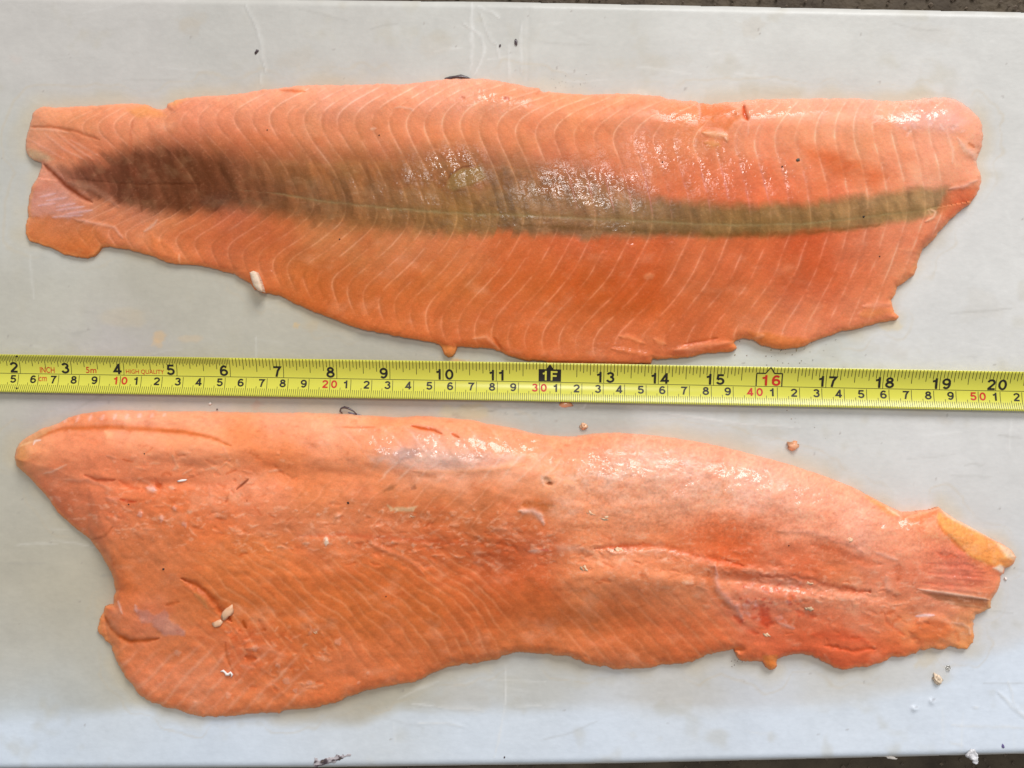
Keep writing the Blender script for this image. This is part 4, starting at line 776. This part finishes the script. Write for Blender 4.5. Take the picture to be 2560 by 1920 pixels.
    s.stroke(gd((1540,1120),(1550,1200),(1570,1300),(1640,1380),(1700,1440),(1760,1560)), 8, (232,172,158), .65, 1.4, rag=.9)
    s.stroke(gf((1850,220),(1870,320),(1900,380),(2010,480)), 9, (196,92,44), .4, -.8); s.stroke(gf((2030,520),(2110,600),(2200,650)), 7, (190,62,34), .5, -.8)
    for k in range(70):
        a = random.Random(k+50); x = a.uniform(1720, 2212); y = a.uniform(1230, 1560); u, v = gd((x, y))[0]
        s.stroke([(u, v), (u+a.uniform(-14, 16), v+a.uniform(-4, 12))], a.uniform(2.5, 5), (236,170,158) if a.random() < .65 else (196,62,38), .5, a.uniform(-.5, .7))
    s.poly(ge((0,1040),(60,1080),(120,1180),(60,1230),(0,1200)), 7, (196,58,30), .6, -.8); s.stroke(ge((300,1080),(380,1110),(460,1140)), 8, (200,70,40), .5, -.7); s.stroke(ge((140,1180),(290,1230)), 5, (240,190,180), .6, .8)
    s.stroke(ge((540,1370),(640,1395),(760,1415),(960,1400)), 5, (178,66,34), .6, -1.4, rag=1.); s.stroke(ge((440,1280),(700,1300),(900,1340)), 14, (200,72,44), .4, .6)
    s.poly(ge((1310,1170),(1400,1130),(1540,1150),(1600,1250),(1540,1320),(1320,1350),(1250,1260)), 10, (222,108,56), .55, 2.0); s.stroke(ge((1300,1180),(1400,1140),(1540,1155),(1570,1190)), 7, (240,165,130), .7, .8)
    s.stroke(ge((1230,1260),(1330,1360),(1600,1370)), 8, (232,130,90), .5, -.8); s.stroke(ge((1290,1130),(1370,1122),(1450,1120)), 4, (245,215,225), .8, .5, rag=.2); s.stroke(ge((1030,1100),(1050,1180),(1200,1290)), 4, (200,92,58), .5, -.6)
    s.stroke(ge((1590,1180),(1680,1195),(1740,1230),(1745,1290)), 4, (240,190,160), .7, .6, rag=.3); s.stroke(ge((1620,1250),(1650,1340)), 6, (206,100,52), .5, -.6)
    # bone stub and its brown bed
    s.poly(ge((1330,930),(1500,945),(1890,985),(1910,1070),(1700,1055),(1480,1000)), 4, (158,100,70), .75, -.9, rag=.3); s.stroke(ge((1310,905),(1500,930),(1700,960),(1905,990)), 3.6, (234,190,165), .9, 1.4, rag=.2)
    s.stroke(ge((1500,1010),(1880,1060)), 3, (200,150,115), .5, .4); s.stroke(ge((1860,1090),(1905,1070),(1915,1000)), 6, (212,170,120), .7, .6); s.stroke(ge((1180,1060),(1400,1060),(1650,1100)), 12, (206,122,90), .4, .4)
    for k, (x, y) in enumerate(((1640,700),(1700,740),(1640,780),(1720,810),(1600,860),(1680,900))):
        s.stroke(ge((x-260, y-10), (x+190, y+16+k*4)), 3.2, (226,130,112) if k % 2 else (186,70,58), .3, .5 if k % 2 else -.5, rag=1.2)
    s.poly(ge((1460,598),(1560,600),(1700,650),(1860,760),(1850,900),(1700,880),(1500,690)), 8, (206,100,74), .3, -1.0); s.poly(ge((1460,598),(1600,610),(1640,640),(1500,640)), 4, (200,84,54), .45, -.8)
    s.stroke(ge((1300,680),(1320,780),(1270,860)), 5, (230,150,120), .6, .6); s.stroke(ge((1150,700),(1140,840)), 9, (196,96,62), .5, -.9); s.stroke(ge((1050,800),(1060,920)), 9, (226,165,140), .6, .8); s.stroke(ge((960,600),(1140,660)), 5, (236,180,160), .6, .6)
    # folded orange flap
    fl = ge((1480,262),(1560,312),(1700,380),(1850,450),(2000,540),(2110,600),(2130,660),(2060,740),(1900,705),(1750,640),(1620,520),(1500,400),(1465,320))
    s.poly(fl, 5, (240,160,84), .8, 1.2, rag=.3, rough=.3); s.stroke(ge((1470,330),(1510,410),(1620,530),(1700,600)), 5, (216,112,52), .6, -.6, rag=.2)
    s.stroke(ge((1700,560),(1900,660),(2040,700)), 22, (238,140,62), .35); s.stroke(ge((1500,232),(1560,296),(1700,368),(1850,440),(1990,515)), 5.5, (244,212,186), .9, 1.2, rag=.2)
    s.poly(ge((1960,520),(2080,560),(2130,620),(2120,670),(2050,640)), 8, (238,222,196), .85, .3, rag=.3); s.poly(ge((1930,730),(1990,700),(2026,720),(2010,775)), 4, (238,214,196), .9, .8, rag=.3)
    s.poly(ge((1180,300),(1330,290),(1480,240),(1450,320),(1330,370),(1200,340)), 6, (226,118,72), .6, .3); s.stroke(ge((1190,322),(1330,280),(1480,238)), 4, (240,180,140), .7, .8)
    s.stroke(ge((880,125),(980,195),(1080,265),(1140,300)), 8, (232,150,80), .7, .3); s.stroke(ge((1040,225),(1110,270),(1165,305)), 4, (244,214,190), .6, .6)
    s.poly(ge((20,1455),(150,1450),(130,1560),(70,1580)), 4, (222,136,68), .7, -.4, rag=.4)
    fib = fbm(U, V, 70, 6, rot=48, octv=3, off=80)*sstep(1360, 1430, V)*sstep(1900, 1700, U)+fbm(U, V, 90, 6, rot=14, octv=3, off=81)*sstep(1440, 1360, V)*.7+fbm(U, V, 60, 7, rot=8, octv=3, off=82)*sstep(1750, 1950, U)*sstep(1350, 1450, V)
    s.C *= (1+.035*fib)[..., None]; s.Z += .00004*fib
    s.mix(sstep(.1, .75, fbm(U, V, 55, 38, octv=5, off=83))*.32, (238,172,140)); s.mix(sstep(.12, .8, fbm(U, V, 60, 34, octv=5, off=84))*.22, (206,96,58)); s.mix(sstep(.2, .6, fbm(U, V, 16, 9, octv=4, off=93))*sstep(130, 40, np.abs(V-np.interp(U, [500,1000,1400,1900,2300], [1300,1330,1370,1440,1500])))*.34, (246,196,170))
    for x, y, rx, ry, aa in ((1480,1190,120,38,.5),(1620,1170,130,36,.5),(1780,1215,90,40,.5),(1900,1260,120,50,.3),(1080,1150,190,30,.4),(1400,1270,70,30,.3),(1560,1260,120,40,.3)):
        kk = np.exp(-(((U-x)/rx)**2+((V-y)/ry)**2))*np.clip(.55+1.1*fbm(U, V, 18, 12, octv=4, off=95), 0, 1); s.mix(kk*aa, (228,196,180))  # frost mottling; the patch at upper centre is a painted silvery sheen
    # frosty grain and mottling
    g = fbm(U, V, 30, octv=4, off=61); g2 = fbm(U, V, 8, 6, octv=3, off=62)
    s.C *= (1+.055*g+.045*g2)[..., None]
    frost = sstep(.1, .8, fbm(U, V, 11, 8, octv=4, off=63))*(.25+.75*sstep(1300, 1500, U)*sstep(1520, 1380, V))
    fz = np.maximum(sstep(1300, 1480, U)*sstep(1370, 1300, V-np.clip(U-1700, 0, 900)*.12), np.exp(-(((U-2080)/200)**2+((V-1500)/45)**2))); s.mix(frost*(.14+.28*fz), (238,174,140))
    gr = fbm(U, V, 5, 5, octv=2, off=91); s.C *= (1+.10*fz*gr)[..., None]; s.Z += .00006*fz*gr; s.mix(fz*.08, (232,168,138)); dk = sstep(.25, .75, fbm(U, V, 20, 12, octv=4, off=64)); s.mix(dk*.16, (168,62,26))
    speck = sstep(.48, .62, fbm(U, V, 6.5, octv=2, off=65)); s.mix(speck*.20*sstep(900, 1500, U)*sstep(1560, 1400, V), (236,190,165))
    zones = [(1060,1110,230,45,1),(820,1070,120,35,.7),(1550,1150,190,60,.7),(1800,1200,200,60,.7),(2000,1250,160,60,.7),(2200,1310,90,45,.9),(2300,1370,90,50,.6),(1280,1110,90,40,.8),(1950,1500,170,70,.7),(2350,1560,90,30,.9),(2400,1440,90,50,.6),(350,1290,80,40,.5),(480,1590,80,40,.5),(1600,1380,300,20,.45),(900,1330,200,40,.3),(650,1640,120,40,.35),(1350,1370,90,30,.5),(500,1220,120,30,.4),(2100,1380,120,60,.5)]
    wet = np.zeros(U.shape)
    for a, b, c, e, k in zones: wet = np.maximum(wet, k*np.exp(-(((U-a)/c)**2+((V-b)/e)**2)))
    wet = np.clip(wet*(1.05+.9*fbm(U, V, 45, 35, octv=3, off=31))+.12*fbm(U, V, 60, off=30), 0, 1)
    s.R[:] = .34-.22*sstep(.04, .75, wet)
    s.Z += .00011*fbm(U, V, 14, 10, octv=3, off=67)*(.5+wet); s.Z += .00032*fbm(U, V, 44, 26, octv=2, off=86); s.Z += .0009*fbm(U, V, 80, 60, octv=3, off=68); s.Z += .00008*frost
    vt = np.interp(U, [40,150,300,900,1200,1400,1700,2000,2250,2400,2540], [1130,1060,1030,1035,1055,1090,1105,1170,1270,1300,1420])
    vb = np.interp(U, [40,220,300,480,700,900,1200,1500,1800,2100,2300,2440,2540], [1160,1350,1740,1790,1785,1745,1650,1670,1640,1670,1640,1610,1450])
    t = np.clip((V-vt)/np.maximum(vb-vt, 1), 0, 1)
    hm = np.interp(U, [40,200,500,1000,1500,2000,2300,2400,2540], [.008,.012,.016,.017,.017,.015,.010,.007,.004])
    belly = np.interp(t, [0,.3,.55,.8,.95,1], [.95,1,.85,.5,.28,.18])
    # the back bends in near u=1330 and bulges either side
    belly = belly*(1-.22*np.exp(-(((U-1340)/90)**2+((V-1110)/80)**2)))
    belly = belly+.26*np.exp(-(((U-1600)/230)**2+((V-1445)/45)**2)) - .2*np.exp(-(((U-1250)/200)**2+((V-1420)/60)**2)) - .16*np.exp(-(((U-1500)/200)**2+((V-1570)/40)**2)) + .16*np.exp(-(((U-420)/180)**2+((V-1125)/34)**2)) - .16*np.exp(-(((U-780)/260)**2+((V-1190)/40)**2)) - .12*np.exp(-(((U-450)/200)**2+((V-1066)/14)**2)) - .12*np.exp(-(((U-350)/160)**2+((V-1210)/16)**2)) + .1*np.exp(-(((U-2000)/200)**2+((V-1500)/28)**2)) - .14*np.exp(-(((U-1950)/260)**2+((V-1462+(1950-U)*.12)/16)**2))
    we = np.interp(t, [0,.35,.6,1], [88,60,20,14])*np.interp(U, [30,200,2150,2350], [.45,1,1,.4])
    s.mix(sstep(11, 1, d)*sstep(.3, .6, t)*.4, (232,158,98)); s.mix(sstep(9, 1, d)*sstep(.5, .2, t)*.3, (240,172,135))  # rim painted lighter, as if light showed through the thin edge
    prof = np.sqrt(np.clip(1-np.clip(1-d/(we*1.6), 0, 1)**2, 0, 1))
    s.Z += .0016 + hm*belly*prof; s.Z = np.maximum(s.Z, .0006)
    o = make_mesh('salmon_fillet', s, d, FLESH)
    tag(o, 'lower plain orange salmon fillet with a folded orange flap at its right end', 'fish fillet', 'two raw salmon fillets')
    return o, s
FIL2, S2 = build_fillet2()

#@BITS
# ------------------------------------------------------------------ crumbs and specks
def z_at(S, u, v):
    i = int(round((v-S.v0)/S.step)); j = int(round((u-S.u0)/S.step)); return float(S.Z[i, j])
def ico(rad, seed, u, v, z, sx, sy, sz, rot=0, rough=.3, sub=2):
    import bmesh
    bm = bmesh.new(); bmesh.ops.create_icosphere(bm, subdivisions=sub, radius=1)
    r = np.random.RandomState(seed); ph = r.uniform(0, 6.28, (4, 3)); fr = r.uniform(1.2, 3.4, (4, 3))
    cr, sr = math.cos(math.radians(rot)), math.sin(math.radians(rot)); x0, y0, _ = P3(u, v, z)
    Vv = []
    for w_ in bm.verts:
        c = np.array(w_.co); k = 1+rough*sum(np.sin(fr[i]@c*2+ph[i, 0]) for i in range(4))/4*1.6
        p = c*k*np.array((sx, sy, sz)); p = np.array((p[0]*cr-p[1]*sr, p[0]*sr+p[1]*cr, p[2])); Vv.append(p)
    Fc = [[q.index for q in f.verts] for f in bm.faces]; bm.free()
    return Vv, Fc, (x0, y0, z)
def crumb(name, u, v, z, sx, sy, sz, rot, mat, label, cat, seed=1, rough=.35, sub=2, group=None, smooth=True):
    V, Fc, loc = ico(1, seed, u, v, z, sx*1e-3, sy*1e-3, sz*1e-3, rot, rough, sub)
    o = pymesh(name, V, Fc, mat, smooth=smooth); o.location = (loc[0], loc[1], z+sz*1e-3*.45); tag(o, label, cat, group); return o
PALE = plain('pale_flesh', (226,186,150), .35, (500, .25, (224,165,125)), coat=.3)
ORNG = plain('orange_flesh', (234,176,138), .4, (400, .25, (228,152,108)), coat=.3)
CREAM = plain('cream_fat', (243,212,176), .5, (500, .3, (232,178,136)), coat=.1)
DARK = plain('dark_skin', (52,40,44), .3, (300, .3, (96,80,84)), coat=.5)
WHITE = plain('white_scrap', (236,226,218), .4, coat=.2)
FOIL = plain('torn_film', (205,202,204), .3, (500, .2, (120,112,112)), coat=.5, bump=(600, .001))
WATER = plain('juice', (225,222,215), .04, trans=.9)
z1 = lambda u, v: z_at(S1, u, v); z2 = lambda u, v: z_at(S2, u, v)
G = 'loose scraps lying on the board'
crumb('flesh_crumb', 1414, 1011, 0, 3.0, 1.5, .6, 0, ORNG, 'flat orange crumb half under the lower edge of the tape', 'fish scrap', 3, group=G)
crumb('flesh_crumb', 1459, 1066, 0, 1.4, 1.3, .9, 30, PALE, 'small pale crumb on the board above the bend of the lower fillet', 'fish scrap', 4, .7, 3, group=G)
crumb('flesh_crumb', 1982, 1114, 0, 2.4, 2.2, 1.5, 20, ORNG, 'chunky orange crumb alone on the board below the 16 inch mark', 'fish scrap', 5, .6, group=G)
crumb('flesh_crumb', 2343, 1698, 0, 1.7, 2.3, 1.1, 20, plain('glossy_cream', (232,208,180), .2, coat=.8), 'glossy cream blob on the board below the right end of the lower fillet', 'fish scrap', 6, .75, 3, group=G)
crumb('flesh_crumb', 2514, 1447, 0, .7, .7, .5, 0, WHITE, 'tiny white crumb on the board right of the lower fillet', 'fish scrap', 7, group=G)
crumb('flesh_crumb', 526, 1009, 0, .7, .6, .4, 0, WHITE, 'tiny white crumb on the board just below the tape at left', 'fish scrap', 17, group=G)
crumb('juice_drop', 2370, 1670, 0, 1.1, 1.4, .5, 0, WATER, 'clear juice drop just above the cream blob', 'drop', 8, .12)
crumb('flesh_crumb', 570, 1530, z2(570,1530), 2.0, 4.2, .8, -38, PALE, 'pale oblong flake lying over the dark slit of the lower fillet', 'fish scrap', 9, .22, group='loose scraps lying on the lower fillet')
crumb('flesh_crumb', 545, 1558, z2(545,1558), 2.6, 1.6, .6, 35, PALE, 'pale flake just below the end of the dark slit', 'fish scrap', 10, .4, group='loose scraps lying on the lower fillet')
G2 = 'loose scraps lying on the lower fillet'
def ribbon(name, pts, wid, thick, mat, label, cat, z=0.0, group=None):
    """a curled strip of skin following pts (u,v,zmm)"""
    P = np.array([P3(u, v, z+h*1e-3) for u, v, h in pts]); n = len(P); V, Fc = [], []
    for i in range(n):
        t = P[min(i+1, n-1)]-P[max(i-1, 0)]; t /= np.linalg.norm(t)+1e-9; nr = np.cross(t, (0, 0, 1)); nr /= np.linalg.norm(nr)+1e-9
        wl = wid*1e-3*(.35+.65*math.sin(math.pi*(i+.5)/n))*(1+.25*math.sin(i*2.3)); up = np.cross(nr, t)*thick*1e-3
        for q in (-nr*wl/2, up, nr*wl/2, -up*.6): V.append(P[i]+q)
    for i in range(n-1):
        for k in range(4): a = 4*i+k; b = 4*i+(k+1) % 4; Fc.append((a, b, b+4, a+4))
    Fc += [(3, 2, 1, 0), (4*n-4, 4*n-3, 4*n-2, 4*n-1)]
    o = pymesh(name, V, Fc, mat, smooth=True); tag(o, label, cat, group); return o
zz = z2(568, 1683)
ribbon('white_scrap', [(552,1678,.3),(558,1677,.6),(563,1681,.7),(566,1686,.6),(572,1686,.7),(577,1681,.8),(580,1686,.7),(578,1692,.3)], 1.5, .5, WHITE, 'small white squiggle of tissue on the belly of the lower fillet', 'fish scrap', zz, G2)
crumb('bone_splinter', 456, 1201, z2(456,1201), 2.4, .55, .4, 10, WHITE, 'short white bone splinter on the left part of the lower fillet', 'bone', 13, .2)
for u, v, sx, sy, rot, sd, lb in [(*ge((730,495))[0],2.6,1.4,-10,21,'cream crumb high on the right part of the lower fillet, left of the orange flap'),(*ge((405,1055))[0],2.6,2.0,-30,22,'largest cream crumb on the lower right of the lower fillet'),
        (*ge((52,1278))[0],2.6,1.5,-25,23,'cream crumb on the lower fillet above the drooping scrap at its bottom edge'),(*ge((395,852))[0],2.2,.9,-12,24,'thin white crumb beside the long red groove at the right'),
        (*gd((782,1005))[0],2.5,2.0,20,25,'cream star shaped crumb beside the start of the red groove, centre of the lower fillet'),(*gd((670,742))[0],2.6,2.4,10,26,'pale yellowish crumb above the star shaped crumb on the lower fillet'),
        (*gd((560,702))[0],2.2,1.2,-20,27,'smaller pale crumb just left of the yellowish crumb on the lower fillet'),(*gd((545,1150))[0],3.6,2.0,-20,28,'broad flat pale crumb below the pale rim in the centre of the lower fillet'),
        (*gc((1107,880))[0],1.6,1.3,0,29,'round cream crumb at the middle of the upper bone row of the lower fillet'),(*gb((1790,565))[0],2.,1.0,-20,30,'faint pale crumb on the belly of the lower fillet')]:
    crumb('flesh_crumb', u, v, z2(u, v)-.0003, sx*.66, sy*.6, .22, rot, CREAM, lb, 'fish scrap', sd, .8, 3, G2)
# dark things
ribbon('skin_shred', [(1112,197,.4),(1125,195,.9),(1140,192,1.2),(1152,191,1.2),(1168,195,.6),(1180,200,.2)], 1.7, .5, DARK, 'dark skin shred poking out behind the top edge of the upper fillet', 'skin scrap')
ribbon('skin_shred', [(856,1034,.6),(850,1028,1.0),(852,1021,1.4),(861,1018,1.6),(872,1021,1.5),(884,1028,1.2),(892,1036,1.)], 1.0, .4, DARK, 'dark shiny loop of skin at the top edge of the lower fillet', 'skin scrap')
ribbon('skin_shred', [(870,1031,.6),(880,1034,.8),(893,1036,.8),(905,1039,.6)], .8, .3, plain('blue_grey_skin', (120,118,135), .25, coat=.6), 'thin grey skin thread trailing right from the dark loop', 'skin scrap')
crumb('dark_speck', 642, 129, .0002, 1.2, .55, .4, 50, DARK, 'dark fleck beside the long crease at the upper left', 'speck', 41, .5)
crumb('dark_speck', 1290, 106, .0002, .65, 1.5, .5, 12, DARK, 'larger dark fleck above the middle of the upper fillet', 'speck', 42, .4)
crumb('dark_speck', 1250, 114, .0002, .5, .5, .3, 0, DARK, 'tiny dark fleck at the end of the forked creases', 'speck', 43, .4)
crumb('dark_speck', 2507, 1865, -.0001, .6, 1.0, .3, 10, plain('purple_fleck', (105,92,140), .4), 'purple fleck near the lower right corner of the board', 'speck', 44, .3)
crumb('dark_speck', 1261, 1893, -.0002, .4, .6, .3, 0, DARK, 'tiny dark fleck on the near edge of the board, centre', 'speck', 45, .3)
crumb('dark_speck', 543, 1023, .0002, .38, .35, .3, 0, DARK, 'tiny dark fleck just above the lower fillet at left', 'speck', 46, .3)
crumb('pebble', 1995, 400, z1(1995,400), 1.1, .75, .5, -5, plain('grey_grit', (92,80,66), .6), 'grey grit grain on the right part of the upper fillet', 'grit', 47, .4, 1, smooth=False)
SP = [(668,325,1),(948,338,1),(849,598,1),(1656,405,1),(1955,417,1),(2159,542,1),(2199,641,1),(870,1257,2),(409,1423,2),(322,1261,2),(965,1491,2),(1972,1364,2),(361,1134,2)]
LB = ['above the brown band at the left of the upper fillet','on the upper fillet where the olive band begins','below the olive band on the left of the upper fillet','above the olive band near the middle of the upper fillet',
      'just lower left of the grey grit grain','on the right end of the olive band','below the right end of the olive band','in the greyish middle of the lower fillet','just above the dark slit of the lower fillet','near the left end of the lower fillet','on the belly of the lower fillet near the middle','right of the centre of the lower fillet','on the upper left of the lower fillet']
for k, ((u, v, f), lb) in enumerate(zip(SP, LB)):
    z = z1(u, v) if f == 1 else z2(u, v); r = .38 if k not in (7, 8, 5) else .55
    crumb('dark_speck', u, v, z, r, r*.9, .25, 0, plain('black_fleck', (38,18,12), .5) if k == 0 else bpy.data.materials['black_fleck'], 'tiny black fleck '+lb, 'speck', 60+k, .3, 1)
# torn film at the near edge
def torn(name, pts, mat, label, amp, seed, z=-.0012):
    S = Sheet(min(p[0] for p in pts)-8, max(p[0] for p in pts)+8, min(p[1] for p in pts)-8, max(p[1] for p in pts)+8, 2.0)
    dd = sdf(S.U+5*fbm(S.U, S.V, 7, off=seed), S.V+5*fbm(S.U, S.V, 7, off=seed+1), pts)
    k = fbm(S.U, S.V, 9, 7, octv=3, off=seed+2); S.Z[:] = z+.0010+amp*1e-3*(k+.3)*sstep(-2, 7, dd); S.R[:] = .3
    return S, dd, k
S, dd, k = torn('x', [(784,1917),(786,1893),(800,1902),(822,1892),(838,1889),(858,1886),(880,1885),(878,1890),(850,1898),(835,1907),(800,1917)], None, '', .8, 3)
S.C[:] = np.array((176,168,170))/255.; S.mix(sstep(-.05, .35, k), (62,50,56)); S.mix(sstep(.35, .7, k), (120,108,84))
o = make_mesh('skin_shred', S, dd, BOARD, z0=.0004); tag(o, 'dark flecked shred of skin stuck on the near edge of the board', 'skin scrap')
S, dd, k = torn('x', z7((1720,970),(1760,920),(1800,915),(1830,970),(1835,1020),(1810,1040),(1770,1010)), None, '', 1.6, 13)
S.C[:] = np.array((212,210,212))/255.; S.mix(sstep(0, .6, k)*.6, (150,145,145)); S.R[:] = .15
o = make_mesh('torn_film', S, dd, BOARD, z0=.0004); tag(o, 'crumpled clear film flap hanging off the near edge at lower right', 'film scrap')
S, dd, k = torn('x', z7((1040,975),(1100,978),(1150,985),(1140,1005),(1090,1000)), None, '', .8, 23)
S.C[:] = np.array((196,188,180))/255.; S.mix(sstep(.1, .6, k)*.6, (120,110,100))
o = make_mesh('torn_film', S, dd, BOARD, z0=-.0015); tag(o, 'small thin film tear on the near edge left of the crumpled flap', 'film scrap')
# droplets of juice
V3, F3 = [], []; r4 = np.random.RandomState(11)
def drops(n, u, v, su, sv, r0, r1):
    import bmesh
    for _ in range(n):
        uu, vv = r4.normal(u, su), r4.normal(v, sv); rr = r4.uniform(r0, r1)*1e-3; c = np.array(P3(uu, vv, .0)); b = len(V3)
        K = 8
        for j, (q, zz) in enumerate(((1, 0), (.8, .38), (.45, .58))):
            for i in range(K): a = 2*math.pi*i/K; V3.append(c+np.array((math.cos(a)*rr*q, math.sin(a)*rr*q, rr*zz)))
        V3.append(c+np.array((0, 0, rr*.66)))
        for j in range(2):
            for i in range(K): F3.append((b+j*K+i, b+j*K+(i+1) % K, b+(j+1)*K+(i+1) % K, b+(j+1)*K+i))
        for i in range(K): F3.append((b+2*K+i, b+2*K+(i+1) % K, b+3*K))
        F3.append(tuple(b+i for i in range(K))[::-1])
drops(60, 1960, 868, 60, 22, .12, .4); drops(24, 1420, 215, 45, 14, .12, .3); drops(10, 1840, 1650, 14, 8, .15, .35); drops(12, 2060, 1050, 80, 25, .1, .28); drops(14, 800, 1760, 300, 60, .08, .2)
o = pymesh('juice_droplets', V3, F3, WATER, smooth=True); tag(o, 'tiny clear juice droplets sprinkled on the board', 'droplets', kind='stuff')
